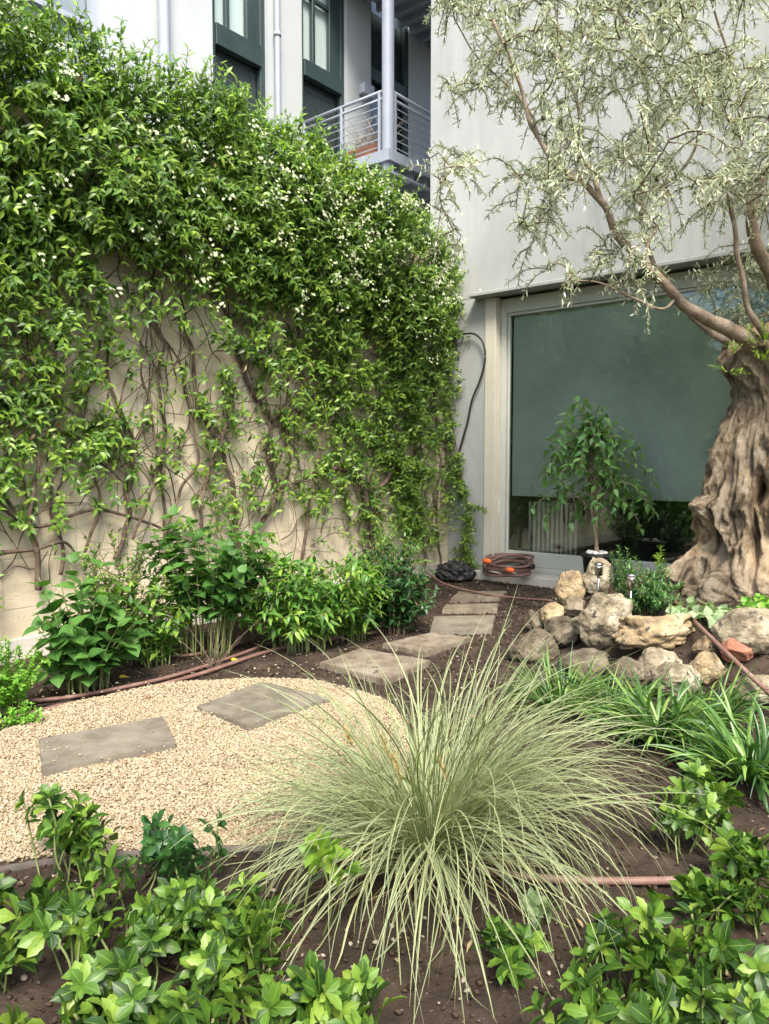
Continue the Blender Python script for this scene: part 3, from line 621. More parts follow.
for pts, r in ST:
    vv = R.uniform(.05, .12); q = [wall_px(a, b, vv + R.uniform(-.02, .02)) for a, b in pts]
    if q[0][2] < .35: q[0][2] = -.03; q[0] += WN * .05
    p = smooth_path(q, 8); p += np.array([[noise.noise(Vector(x * 6)) * .03, noise.noise(Vector(x * 6 + 9)) * .03, 0] for x in p])
    r = r * .0017; tubes('woody_stem', [(p, np.linspace(r, r * .55, len(p)))], M['vine_stem'], vine, 8, rough=.1)
tw = []
for i in range(330):
    t = R.uniform(-.02, 5.6); z = R.uniform(.3, 2.6)
    q = wallp(t, R.uniform(.02, .09), z); path = [q]; d = nrmz(UPV * R.uniform(.3, 1) + WD * R.gauss(0, .7))
    for s in range(R.randint(4, 9)):
        d = nrmz(d + WD * R.gauss(0, .45) + UPV * (R.gauss(.1, .35)) + WN * R.gauss(0, .15)); nx = path[-1] + d * .14; off = np.dot(nx - C0, WN); nx = nx + WN * (np.clip(off, .012, .14) - off); path.append(nx)
    r0 = R.choice([.0022, .003, .0045, .006]); tw.append((smooth_path(path, 4), np.linspace(r0, r0 * .6, (len(path) - 1) * 4 + 1)))
o = tubes('thin_twigs', tw, M['vine_stem'], vine, 4); o['kind'] = 'stuff'
# strand hanging on the grey pier at the corner
P = []
cv = thing('climbing_strand', 'narrow leafy jasmine strand hanging down the grey pier in the corner', 'climbing plant', facp(.12, .05, 0))
main = [(452, 330), (446, 380), (455, 440), (462, 480), (468, 520), (466, 556), (468, 574)]
q = [onplane(a, b, facp(0, .06, 0), WD) for a, b in main]; mp = smooth_path(q, 8)
for i in range(len(mp)):
    for _ in range(4 if i < 40 else 3):
        d = WN * R.gauss(.0, .12) + UPV * R.gauss(-.05, .08) - WD * R.uniform(.02, .14) - WN * (.06 if i < 26 else 0); P.append(smooth_path([mp[i], mp[i] + d * .6, mp[i] + d - UPV * .03], 3))
tubes('stem', [(mp, .008)] + [(p, .002) for p in P], M['stem'], cv, 5)
B, D, U, LL, WW = leafy(P, .035, .1, .062, .024, 55, 2); leaves('foliage', B, D, U - WD * .4, LL, WW, M['jasmine'], cv, 'lance', .25)
q = [onplane(a, b, facp(0, .05, 0), WD) for a, b in [(449, 341), (460, 335), (474, 334), (483, 343), (485, 360), (480, 380), (472, 400), (468, 420), (463, 438), (458, 460), (461, 500)]]
tag(tubes('black_hose', [(smooth_path(q, 8), .011)], M['black'], None, 8), 'thin black tube looping out over the pale window jamb', 'hose')

# ------------------------------------------------------------ plants along the wall
def gpx(px, py): return gp(px, py)
clump('hydrangea', 'broad leaved hydrangea at the left of the wall bed with large round leaves', 'plant', gp(85, 690), .78, .36, 46, M['hydrangea'], .13, .112, 'ovate', .085, .3, 62, 2, .35, stemm='greenstem', stemr=.006, fold=.1, hmin=.35)
clump('hydrangea', 'taller hydrangea by the wall with bare pale stems below its leaves', 'plant', gp(205, 655), 1.15, .50, 44, M['hydrangea'], .125, .10, 'ovate', .075, .4, 62, 2, .35, stemm='greenstem', stemr=.0045, fold=.1, hmin=.55)
clump('nandina_shrub', 'light green shrub with drooping pointed leaflets in the middle of the wall bed', 'shrub', gp(300, 650), .78, .52, 60, M['nandina'], .10, .036, 'lance', .045, .25, 60, 3, .4, stemm='greenstem', sub=2, wy=.6)
clump('nandina_shrub', 'smaller light green shrub filling the gap before the dark green shrub', 'shrub', gp(352, 640), .66, .30, 36, M['nandina'], .095, .034, 'lance', .045, .2, 60, 3, .4, stemm='greenstem', sub=1, wy=.7)
clump('leafy_shrub', 'low loose shrub in the gap left of the taller hydrangea', 'shrub', gp(158, 664), .62, .26, 30, M['nandina'], .085, .04, 'ovate', .05, .2, 58, 2, .35, stemm='greenstem', sub=1)
clump('dark_shrub', 'dense dark green shrub at the right end of the wall bed beside the slabs', 'shrub', gp(392, 632), .75, .38, 90, M['darkshrub'], .075, .034, 'ovate', .045, .15, 58, 3, .3, sub=1, wy=.8)
clump('feathery_shrub', 'feathery light green shrub rising behind the dark green shrub', 'shrub', gp(392, 618), .95, .30, 50, M['nandina'], .06, .02, 'lance', .035, .3, 50, 2, .3, stemm='greenstem', sub=1)
clump('young_jasmine', 'bushy young jasmine against the wall between the two hydrangeas', 'shrub', gp(125, 662), .98, .32, 46, M['jasmine'], .075, .028, 'lance', .045, .35, 55, 2, .3, sub=1)
clump('leafy_shrub', 'pointed leaf shrub close to the wall behind the taller hydrangea', 'shrub', gp(240, 642), 1.0, .36, 36, M['nandina'], .10, .035, 'lance', .06, .45, 55, 2, .4, sub=1)
clump('fern_like_plant', 'bright green finely cut plant at the left edge of the picture', 'plant', gp(5, 712), .42, .26, 50, M['brightfern'], .028, .016, 'round', .016, .25, 60, 3, .1, stemm='greenstem', stemr=.003, sub=1)
clump('low_sprout', 'small bright sprig at the foot of the broad leaved hydrangea', 'plant', gp(20, 728), .15, .14, 16, M['brightfern'], .03, .018, 'round', .02, .2, 60, 3, .1, stemm='greenstem', stemr=.002)
t = thing('dry_plant', 'dry twiggy stalks at the foot of the taller hydrangea', 'plant', gp(212, 668)); b = gp(212, 668)
tubes('stalk', [(stem(b + np.array([R.uniform(-.03, .03), R.uniform(-.03, .03), -.01]), b + np.array([R.gauss(0, .14), R.gauss(0, .08), R.uniform(.15, .4)]), .06), np.linspace(.003, .001, 15)) for _ in range(13)], M['stem'], t, 4)

# ------------------------------------------------------------ pipes and hoses
def pipe(name, pts, r, m, label, cat='pipe', dz=.012, ends=None, group=None):
    q = []
    for p in pts: q.append(gp(p[0], p[1], dz) + np.array([0, 0, (p[2] if len(p) > 2 else 0)]))
    return tag(tubes(name, [(smooth_path(q, 10), r)], M[m], None, 10), label, cat, group)
pipe('irrigation_pipe', [(-60, 735), (0, 722), (60, 706), (120, 695), (200, 674), (270, 651), (330, 639), (383, 631)], .0125, 'pipe', 'reddish brown pipe lying nearest to the gravel rim, ending beside the slabs', group='brown irrigation pipes in the wall bed')
pipe('irrigation_pipe', [(-40, 702), (20, 701), (70, 697), (130, 686), (180, 674), (235, 656), (262, 646)], .0115, 'pipe', 'brown pipe running just behind the front pipe of the wall bed', group='brown irrigation pipes in the wall bed')
pipe('irrigation_pipe', [(112, 656), (150, 656), (190, 655), (220, 648), (250, 640)], .010, 'pipe', 'short brown pipe closest to the foot of the wall', group='brown irrigation pipes in the wall bed')
pipe('thin_hose', [(404, 568, .08), (425, 576, .05), (445, 586, .02), (480, 593), (515, 598), (553, 601)], .011, 'pipe', 'thin brown hose crossing the far slabs of the path', 'hose', .045)
sq = []
for px, py, fw_ in ((674, 601, .05), (700, 627, .20), (735, 661, .34), (769, 693, .22), (805, 726, .12)):
    sq.append(at(px, py, gp(px, py)[1] - fw_))
tag(tubes('stray_pipe', [(smooth_path(sq, 8), .013)], M['pipe'], None, 10), 'straight pinkish brown pipe slanting down over the rocks at the right', 'pipe')
pipe('front_pipe', [(470, 868), (520, 876), (570, 880), (620, 881), (680, 880), (730, 876), (790, 866)], .0125, 'pipe', 'brown pipe crossing the soil in the right foreground under the grass', 'pipe')
# coiled hose on the sill
hb = at(508, 572, 8.02); hz = hb[2]
hc = thing('coiled_hose', 'coiled brown garden hose with orange connectors lying by the window sill', 'hose', hb)
it = []; pth = []
e1 = nrmz(WN * .95 - WD * .2); e2 = nrmz(-WD * .85 + UPV * -.18)
for k in range(7 * 28):
    a = k / 28 * 2 * math.pi; lp = k / 28; rr = .255 + .05 * math.sin(lp * 2.3) + .02 * math.cos(a * 1.3 + lp)
    pth.append(hb + e1 * rr * 1.12 * math.cos(a) + e2 * rr * .8 * math.sin(a) + UPV * (.02 + .017 * lp) + WN * .035 * math.sin(lp * 4) + UPV * .02 * math.sin(a + lp * 2))
HT = 2
tubes('hose', [(np.array(pth), .0135)], M['pipe'], hc, 8)
for px, py in ((487, 561), (510, 570)):
    c = at(px, py, 7.62); tubes('connector', [(np.linspace(c - e1 * .05, c + e1 * .05, 5), [.018, .026, .028, .024, .016])], M['orange'], hc, 12)
c = at(528, 566, 7.8); tubes('nozzle', [(np.linspace(c - e1 * .1, c + e1 * .07, 7), [.014, .02, .02, .026, .02, .026, .03])], M['black'], hc, 12)

# ------------------------------------------------------------ rocks
def rockmat(name, cols, moss=None):
    m = nmat(name, cols, scale=7, rough=.9, bump=1.0, bscale=22, bdist=.035, detail=12, lo=.36, hi=.64, speck=((.07, .06, .05), 16, .60)); return m
M['rk_tan'] = rockmat('rk_tan', [(.16, .13, .09), (.36, .26, .14), (.50, .40, .25)]); M['rk_grey'] = rockmat('rk_grey', [(.07, .055, .035), (.17, .14, .09), (.29, .25, .175)])
M['rk_pale'] = rockmat('rk_pale', [(.11, .09, .06), (.28, .235, .155), (.44, .395, .29)]); M['rk_red'] = nmat('rk_red', [(.20, .08, .05), (.33, .15, .09)], scale=6, bump=.5, bscale=20)
M['rk_dark'] = rockmat('rk_dark', [(.05, .04, .026), (.12, .097, .066), (.22, .185, .13)])
def rock(px0, px1, py0, py1, m, label, seed, depth=1.0, lift=0, rough=.16, yaw=0, flat=.0, dy=0, ncut=9):
    cx, b = (px0 + px1) / 2, gp((px0 + px1) / 2, py1 - (py1 - py0) * .08); Y = b[1] + dy
    a0 = at(px0, (py0 + py1) / 2, Y); a1 = at(px1, (py0 + py1) / 2, Y); zt = at(cx, py0, Y)[2]; zb = at(cx, py1, Y)[2]
    c = (a0 + a1) / 2; c[2] = (zt + zb) / 2; sx = (a1[0] - a0[0]) / 2; sz = (zt - zb) / 2 ; sy = (sx + sz) / 2 * depth
    bm = bmesh.new(); bmesh.ops.create_icosphere(bm, subdivisions=5, radius=1); r = random.Random(seed)
    pl_ = [(Vector((r.gauss(0, 1), r.gauss(0, 1), r.gauss(0, .8))).normalized(), r.uniform(.62, .9)) for _ in range(ncut)]
    off = Vector((seed * 3.1, seed, 0)); ca, sa = math.cos(yaw), math.sin(yaw)
    for v in bm.verts:
        p = v.co.copy()
        for n_, d_ in pl_:
            e = p.dot(n_) - d_
            if e > 0: p -= n_ * e * .88
        k = 1 + rough * fbm(v.co * 1.3 + off - Vector((1, 1, 1)), 3) - rough + .2 * rough * noise.noise(v.co * 6 + off) + .02 * noise.noise(v.co * 17 + off)
        k -= .05 * max(0, noise.noise(v.co * 9 + off) - .25)
        p *= k; x, y, z = p; x, z = x * ca - z * sa, x * sa + z * ca; v.co = (x, y, z)
    xs = [v.co.x for v in bm.verts]; zs_ = [v.co.z for v in bm.verts]; mx, mn, zx, zn = max(xs), min(xs), max(zs_), min(zs_)
    for v in bm.verts: v.co = ((v.co.x - (mx + mn) / 2) / (mx - mn) * 2 * sx, v.co.y * sy, (v.co.z - (zx + zn) / 2) / (zx - zn) * 2 * sz)
    for f in bm.faces: f.smooth = True
    me = bpy.data.meshes.new('rock'); bm.to_mesh(me); bm.free(); o = link('rock', me, M[m]); o.location = Vector(c) + Vector((0, 0, lift))
    return tag(o, label, 'rock', 'rocks edging the raised bed')
rock(554, 585, 569, 606, 'rk_tan', 'upright ochre rock, the highest at the left end of the rock edging', 1, .8, yaw=.5)
rock(540, 566, 602, 628, 'rk_tan', 'small ochre knob of rock at the far left of the pile', 2)
rock(543, 582, 615, 648, 'rk_dark', 'dark brown rock wedged under the small ochre knob', 3)
rock(572, 636, 591, 650, 'rk_pale', 'large pale grey pitted boulder in the centre of the rock edging', 4, .9, rough=.2)
rock(612, 699, 612, 655, 'rk_tan', 'long ochre rock lying right of the large pale boulder', 5, .7, yaw=-.12, ncut=5, rough=.3)
rock(692, 716, 636, 658, 'rk_tan', 'small rounded beige stone beside the slanting pipe', 6)
rock(713, 786, 607, 655, 'rk_pale', 'big greenish beige boulder at the right edge of the picture', 7, .9)
rock(720, 757, 637, 664, 'rk_red', 'rust red stone tucked under the right edge boulder', 8)
rock(505, 560, 628, 662, 'rk_dark', 'low sloping grey rock beside the soil path', 9, 1.0)
rock(556, 610, 648, 684, 'rk_dark', 'dark grey rock below the large pale boulder just above the grass', 10)
rock(582, 612, 557, 596, 'rk_pale', 'pale rock in front of the potted tree', 11, .8)
rock(660, 690, 551, 580, 'rk_grey', 'grey rock leaning against the left foot of the olive trunk', 12, .9)
rock(561, 587, 595, 618, 'rk_grey', 'small grey rock between the upright ochre rock and the pale boulder', 13)
rock(652, 700, 662, 698, 'rk_pale', 'buff rock emerging from the strap leaved clump', 21, ncut=6)
rock(606, 650, 658, 692, 'rk_dark', 'brown grey rock half hidden behind the sedge tips', 22, ncut=6)
rock(524, 544, 610, 632, 'rk_dark', 'little dark stone next to the low grey rock', 14)
rock(688, 728, 652, 684, 'rk_tan', 'flat beige rock under the slanting pipe', 15)
rock(733, 790, 674, 704, 'rk_pale', 'flat pale stone half buried at the right edge below the pipe', 16)
rock(636, 680, 648, 682, 'rk_pale', 'cream rock low in front of the long ochre rock', 17)
#rock(604, 642, 652, 690, 'rk_grey', 'mossy grey rock behind the tall grass clump', 18)
#rock(668, 700, 664, 694, 'rk_grey', 'grey stone partly hidden by the strap leaved clump', 19)

# ------------------------------------------------------------ solar lamps
def solar(px, pyt, pyb, label):
    b = gp(px, pyb); top = at(px, pyt, b[1]); h = top[2] - b[2]; t = thing('solar_lamp', label, 'garden lamp', b, 'small steel garden lamps')
    def lathe(name, pr, m): return tubes(name, [(np.array([[b[0], b[1], b[2] + z] for z, r in pr]), [r for z, r in pr])], M[m], t, 16)
    lathe('spike', [(-.04, .005), (h * .3, .009), (h - .09, .009)], 'chrome'); lathe('body', [(h - .095, .012), (h - .09, .027), (h - .03, .030), (h - .028, .03)], 'chrome'); lathe('lens', [(h - .027, .026), (h - .012, .026)], 'whitestone'); lathe('cap', [(h - .011, .036), (h - .004, .036), (h, .030)], 'chrome')
solar(598, 563, 604, 'stainless solar lamp standing behind the pale boulder on the left'); solar(630, 574, 628, 'stainless solar lamp standing close in front of the dark leaved bush')

# ------------------------------------------------------------ bushes in the raised bed
clump('small_bush', 'dark narrow leaved bush behind the long ochre rock', 'shrub', gp(650, 614), .42, .22, 46, M['smallbush'], .05, .014, 'lance', .018, .2, 60, 3, .1, sub=1, phase=50)
clump('small_bush', 'upright tufted bush behind the steel lamps', 'shrub', gp(622, 604), .46, .12, 14, M['smallbush'], .05, .014, 'lance', .016, .35, 65, 4, .1, phase=45, hmin=.7)
clump('bush_sprig', 'single bright sprig standing up between the bush and the olive trunk', 'shrub', gp(660, 600), .46, .04, 2, M['jasmine_new'], .06, .016, 'lance', .02, .6, 60, 4, .1, phase=45, hmin=.9)
clump('pale_leaved_plant', 'pale variegated leafy plant among the steel lamps', 'plant', gp(612, 616), .20, .12, 14, M['palegreen'], .05, .03, 'ovate', .03, .3, 60, 2, .2, stemm='greenstem', stemr=.002)
clump('ivy_patch', 'heart leaved ivy at the foot of the olive trunk', 'ivy', gp(705, 622), .12, .24, 26, M['palegreen'], .07, .07, 'heart', .06, .5, 75, 2, .2, stemm='greenstem', stemr=.002)
clump('ivy_patch', 'smaller ivy tuft at the right foot of the olive trunk', 'ivy', gp(758, 612), .12, .2, 20, M['brightfern'], .05, .045, 'heart', .05, .5, 75, 2, .2, stemm='greenstem', stemr=.002)

# ------------------------------------------------------------ potted weeping fig
b = at(597, 574, 7.0); b[2] = H(b[0], b[1]); zp = at(597, 553, b[1])[2]
pt = thing('potted_tree', 'small potted weeping fig in front of the shaded window', 'potted tree', b)
pr = [(0, .10), (.02, .105), (zp - b[2] - .04, .135), (zp - b[2] - .035, .15), (zp - b[2], .15), (zp - b[2] + .001, .13), (zp - b[2] - .03, .125)]
tubes('pot', [(np.array([[b[0], b[1], b[2] + z] for z, r in pr]), [r for z, r in pr])], M['black'], pt, 24)
for k in range(9):
    bm = bmesh.new(); bmesh.ops.create_icosphere(bm, subdivisions=2, radius=.03 * R.uniform(.7, 1.3)); a = k * .7; c = Vector((b[0] + .07 * math.cos(a), b[1] + .07 * math.sin(a), zp + .002))
    for v in bm.verts: v.co = Vector((v.co.x, v.co.y * 1.1, v.co.z * .7)) * (1 + .25 * noise.noise(v.co * 30 + Vector((k, 0, 0)))) + c
    me = bpy.data.meshes.new('white_pebble'); bm.to_mesh(me); bm.free(); link('white_pebble', me, M['whitestone'], pt)
def hp(px, py, dy=0): return at(px, py, b[1] + dy)
tr = [smooth_path([np.array([b[0] + dx, b[1], zp - .03]), hp(594 + ex, 510), hp(592 - ex, 470, .03), hp(590 + fx, 440)], 6) for dx, ex, fx in ((-.015, 2, 0), (.012, -2, 4), (.0, 1, -5))]
tubes('trunk', [(p, np.linspace(.014, .007, len(p))) for p in tr], M['olive_branch'], pt, 6)
P = []
for i in range(60):
    s = R.choice(tr); k0 = R.randint(5, len(s) - 1); q = s[k0]; a = R.random() * 6.28
    tgx = R.uniform(545, 640) if R.random() < .7 else R.uniform(570, 620); 
    frac = (k0 - 5) / (len(s) - 8); up_ = .12 + .22 * R.random() * frac; rr = R.uniform(.15, .58)
    e = q + np.array([math.cos(a) * rr, math.sin(a) * rr * .6, up_ * .6]); m_ = q + (e - q) * .5 + np.array([0, 0, .10 + up_ * .35]); e[2] -= R.uniform(.0, .16)
    P.append(smooth_path([q, m_, e, e + np.array([math.cos(a) * .03, 0, -.1])], 4))
tubes('branch', [(p, np.linspace(.005, .002, len(p))) for p in P], M['olive_branch'], pt, 4)
B, D, U, LL, WW = leafy(P, .036, .2, .105, .052, 60, 1, phase=150, endscale=.85); D[:, 2] -= .15
leaves('foliage', B, D, U, LL, WW, M['ficus'], pt, 'ovate', .3)

# ------------------------------------------------------------ olive tree
TY = 5.75
ot = thing('olive_tree', 'old gnarled olive tree with a thick twisted trunk and silvery crown', 'tree', (2.95, TY, H(2.95, TY)))
ZL = [(.0, 2.12, 3.95), (.24, 2.22, 3.80), (.43, 2.22, 3.66), (.54, 2.28, 3.58), (.65, 2.35, 3.50), (.77, 2.37, 3.45), (.97, 2.31, 3.4), (1.06, 2.41, 3.36), (1.26, 2.47, 3.30), (1.5, 2.54, 3.22), (1.76, 2.65, 3.14), (1.86, 2.60, 3.2), (2.0, 2.53, 3.3), (2.12, 2.51, 3.36), (2.2, 2.56, 3.36), (2.28, 2.70, 3.2), (2.32, 2.9, 3.05)]
ZL_old = [(.0, 1.98, 3.95), (.26, 2.10, 3.80), (.42, 2.20, 3.66), (.62, 2.30, 3.50), (.80, 2.33, 3.42), (1.0, 2.34, 3.36), (1.15, 2.38, 3.32), (1.30, 2.46, 3.28), (1.5, 2.55, 3.22), (1.72, 2.66, 3.16), (1.85, 2.62, 3.2), (2.0, 2.55, 3.30), (2.12, 2.54, 3.36), (2.22, 2.66, 3.3), (2.28, 2.85, 3.1)]
zz = [a for a, _, _ in ZL]
def trunk():
    nz, na = 330, 420; Z = np.linspace(0, 2.32, nz); Lx = np.interp(Z, zz, [a for _, a, _ in ZL]); Rx = np.interp(Z, zz, [a for _, _, a in ZL]); V = np.empty((nz, na, 3))
    holes = [(-2.05, 1.04, .09, .09, .38), (-2.16, .74, .04, .26, .22), (-2.25, 1.32, .03, .18, .10), (-2.48, .9, .025, .25, .08), (-2.75, .85, .03, .2, .08), (-2.80, .55, .20, .20, .13), (-2.98, .72, .2, .10, .06), (-2.62, 1.25, .06, .3, .05), (-2.9, 1.35, .05, .2, .04), (-2.35, .55, .05, .2, .05), (-2.3, 1.66, .3, .09, .05), (-2.65, .95, .07, .13, -.05), (-2.35, 1.12, .16, .16, -.05), (-1.8, .9, .12, .4, -.06), (-2.5, .38, .12, .16, -.07), (-3.05, 1.0, .25, .05, -.04), (-2.9, 2.02, .3, .1, -.04), (-2.25, 1.4, .09, .09, -.03), (-2.52, .70, .06, .06, -.03), (-1.2, 1.9, .5, .13, .09), (-1.1, .55, .14, .5, .09)]
    for i, z in enumerate(Z):
        cx = (Lx[i] + Rx[i]) / 2; r = (Rx[i] - Lx[i]) / 2
        for j in range(na):
            th = j / na * 2 * math.pi - math.pi; x, y = math.cos(th), math.sin(th); tw = th + .9 * z + .25 * math.sin(z * 3.1)
            p = Vector((math.cos(tw) * 1.2, math.sin(tw) * 1.2, z * 1.25))
            rid = 1 - abs(noise.noise(p * 2.4 + Vector((3, 1, 0)))) * 2.2; rid2 = 1 - abs(noise.noise(Vector((math.cos(tw) * 4.2, math.sin(tw) * 4.2, z * 3.4)))) * 2
            d = .09 * rid + .05 * rid2 + .18 * noise.noise(Vector((x * 1.5, y * 1.5, z * 1.7))) + .10 * noise.noise(Vector((x * 4.5, y * 4.5, z * 5))) + .03 * noise.noise(Vector((x * 13, y * 13, z * 12))) + .008 * noise.noise(Vector((x * 30, y * 30, z * 28)))
            d += .022 * (1 - 2 * abs(noise.noise(Vector((x * 9 + z, y * 9, z * 3.2)))))
            q_ = Vector((x * 1.6 + .25 * noise.noise(Vector((x * 4, y * 4, z * 4))), y * 1.6, z * 2.0 + .25 * noise.noise(Vector((x * 4 + 5, y * 4, z * 4)))))
            d += .08 * (noise.ridged_multi_fractal(q_ * 2.2, .9, 2.1, 5, 1.0, 2.0) - 1.1) - .08
            if z < .5: d += (.5 - z) * .25 * max(0, math.cos(5 * th + 1.0)) 
            for ht, hz, sa, sz_, dep in holes:
                dt = (th - ht + math.pi) % (2 * math.pi) - math.pi; g = math.exp(-(dt / sa) ** 2 - ((z - hz) / sz_) ** 2); d -= dep * g / r * (1 + .3 * noise.noise(Vector((th * 3, z * 5, 1))))
            rr = r * (1 - .06) + r * d * 1.0
            V[i, j] = (cx + x * rr, TY + y * rr * .92, z)
    V[..., 2] += .03 * np.sin(V[..., 0] * 7) 
    i = np.arange(nz - 1)[:, None] * na; j = np.arange(na)[None]; Q = np.stack([i + j, i + (j + 1) % na, i + na + (j + 1) % na, i + na + j], -1).reshape(-1, 4)
    VV = V.reshape(-1, 3); top = VV[-na:].mean(0) + np.array([0, 0, -.02]); VV = np.vstack([VV, top]); e = (nz - 1) * na; jj = np.arange(na)
    me = bpy.data.meshes.new('trunk'); fl = Q.tolist() + [(e + a, e + (a + 1) % na, len(VV) - 1) for a in range(na)]
    me.from_pydata(VV.tolist(), [], fl); me.polygons.foreach_set('use_smooth', np.ones(len(fl), bool)); me.update()
    m, nt, bs = newmat('olive_bark'); L = nt.links; tc = N(nt, 'ShaderNodeTexCoord'); mp_ = N(nt, 'ShaderNodeMapping'); mp_.inputs['Scale'].default_value = (1, 1, .45); L.new(tc.outputs['Object'], mp_.inputs[0])
    n1 = N(nt, 'ShaderNodeTexNoise', Scale=5.5, Detail=10, Roughness=.68, Distortion=1.2); L.new(mp_.outputs[0], n1.inputs['Vector'])
    r1 = ramp(nt, n1.outputs[0], [(.36, (.05, .038, .028)), (.45, (.23, .17, .11)), (.53, (.43, .34, .23)), (.66, (.60, .50, .37))])
    n3 = N(nt, 'ShaderNodeTexNoise', Scale=1.6, Detail=5); L.new(tc.outputs['Object'], n3.inputs['Vector']); r3 = ramp(nt, n3.outputs[0], [(.36, (.60, .62, .62)), (.5, (1, 1, 1)), (.64, (1, .9, .74))])
    mx = N(nt, 'ShaderNodeMixRGB', blend_type='MULTIPLY'); mx.inputs[0].default_value = 1; L.new(r1.outputs[0], mx.inputs[1]); L.new(r3.outputs[0], mx.inputs[2]); L.new(mx.outputs[0], bs.inputs['Base Color'])
    n2 = N(nt, 'ShaderNodeTexNoise', Scale=28, Detail=10, Roughness=.7, Distortion=.8); L.new(mp_.outputs[0], n2.inputs['Vector']); bu = N(nt, 'ShaderNodeBump', Strength=1.0, Distance=.05); vo = N(nt, 'ShaderNodeTexNoise', Scale=85, Detail=6, Roughness=.8, Distortion=2.0); L.new(mp_.outputs[0], vo.inputs['Vector']); am = N(nt, 'ShaderNodeMath', operation='MULTIPLY_ADD'); L.new(vo.outputs[0], am.inputs[0]); am.inputs[1].default_value = .35; L.new(n2.outputs[0], am.inputs[2]); L.new(am.outputs[0], bu.inputs['Height']); L.new(bu.outputs[0], bs.inputs['Normal'])
    bs.inputs['Roughness'].default_value = .9; bs.inputs['Specular IOR Level'].default_value = .2
    o = link('trunk', me, m, ot); return o
trunk()
# main limbs: (px, py, depth)
LB = [([(765, 352, 5.6), (735, 332, 5.45), (700, 316, 5.3), (676, 298, 5.2), (655, 275, 5.15), (640, 260, 5.1), (617, 235, 5.05), (602, 205, 5.0), (583, 180, 5.0), (560, 170, 4.95), (530, 120, 4.9), (514, 70, 4.85), (495, 20, 4.8)], .042, .007),
 ([(602, 205, 5.0), (594, 176, 5.05), (581, 150, 5.1), (580, 118, 5.1), (562, 50, 5.1), (552, -10, 5.1)], .017, .005),
 ([(770, 350, 5.7), (740, 345, 5.75), (700, 325, 5.8), (672, 290, 5.9), (650, 255, 5.95), (640, 200, 6.0), (650, 120, 6.05), (640, 30, 6.1)], .032, .006),
 ([(775, 345, 5.5), (757, 322, 5.4), (743, 291, 5.35), (735, 235, 5.3), (731, 180, 5.3), (742, 140, 5.3), (743, 100, 5.3), (724, 40, 5.3), (700, -40, 5.3)], .021, .006),
 ([(790, 340, 5.6), (776, 285, 5.5), (756, 250, 5.45), (753, 212, 5.4), (765, 175, 5.4), (790, 120, 5.4), (800, 40, 5.4), (780, -60, 5.4)], .052, .015),
 ([(800, 345, 5.9), (830, 270, 6.0), (850, 190, 6.1), (840, 80, 6.1), (860, -50, 6.1)], .06, .015),
 ([(676, 298, 5.2), (660, 310, 5.1), (640, 302, 5.0), (622, 292, 4.95), (600, 284, 4.9), (570, 280, 4.9)], .010, .004),
 ([(583, 180, 5.0), (548, 155, 5.2), (520, 97, 5.3), (480, 60, 5.3), (455, 20, 5.3)], .013, .004),
 ([(640, 200, 6.0), (690, 160, 5.8), (700, 90, 5.7), (680, 20, 5.6)], .014, .005)]
nodes = []; limbs = []
for pts, r0, r1_ in LB:
    p = smooth_path([at(*q) for q in pts], 8); rad = np.linspace(r0, r1_, len(p)) + (r0 * 1.3 * np.exp(-np.linspace(0, 1, len(p)) * 14) if pts[0][1] > 320 else 0); p += np.array([[noise.noise(Vector(x * 5)) * .02, noise.noise(Vector(x * 5 + 7)) * .02, noise.noise(Vector(x * 5 + 3)) * .02] for x in p]) * np.clip(np.arange(len(p)) / 8, 0, 1)[:, None]
    tubes('limb', [(p, rad)], M['olive_branch'], ot, 10, rough=.05)
    for q in p[8:]: nodes.append(q)
nodes = np.array(nodes)
OD = ['235688999999', '256668999999', '445567899999', '556556789999', '555556789999', '556677888889', '344678777778', '101345665566', '000221133777', '000000001476']  # cells 30px from x=430, y from 0 step 32
def od(px, py):
    if px > 790 or py < 0: return .9 if px > 560 else .45
    c, r = int((px - 432) // 30), int(py // 33)
    if c < 0 or r > 9: return 0
    return int(OD[r][min(c, 11)]) / 9
tg = []
while len(tg) < 1150:
    px, py = R.uniform(425, 980), R.uniform(-190, 340); w = od(px, py)
    if px > 800: w *= .55
    if R.random() > w or noise.noise(Vector((px * .017, py * .017, 2.2))) < -.22: continue
    c = (px - 430) / 350; sp_ = .35 + .6 * min(1, max(0, c)); Y = R.gauss(5.15, .5 * sp_)
    if py > 250 and 690 < px < 800: Y = R.uniform(6.0, 6.3)
    Y = min(max(Y, 4.0), 6.5); q = at(px, py, Y)
    if np.dot(q - C0, -WD) < .15: continue
    tg.append(q)
tg = np.array(tg); order = np.argsort([np.min(np.linalg.norm(nodes - t, axis=1)) for t in tg]); Tw = []; tips = []
for i in order:
    t = tg[i]; dd = np.linalg.norm(nodes - t, axis=1); k = int(np.argmin(dd)); a = nodes[k]; L_ = dd[k]
    if L_ < .05: continue
    mid = (a + t) / 2 + np.array([0, 0, .12 * L_]) + rs.uniform(-.12, .12, 3) * L_; p = smooth_path([a, mid, t], max(3, int(L_ / .05)))
    Tw.append((p, np.linspace(min(.009, .003 + .006 * L_), .0018, len(p)))); nodes = np.vstack([nodes, p[len(p) // 3:]]); tips.append(p)
    for s in range(2):
        q = p[R.randint(len(p) // 3, len(p) - 1)]; d = nrmz(np.array([R.gauss(0, 1), R.gauss(0, 1), R.gauss(-.1, .7)])) * R.uniform(.12, .3)
        pp = smooth_path([q, q + d * .6, q + d + np.array([0, 0, -.07])], 4); Tw.append((pp, np.linspace(.003, .0015, len(pp)))); tips.append(pp)
tubes('twigs', [(a_, b_ * 1.35) for a_, b_ in Tw], M['stem'], ot, 5)['kind'] = 'stuff'
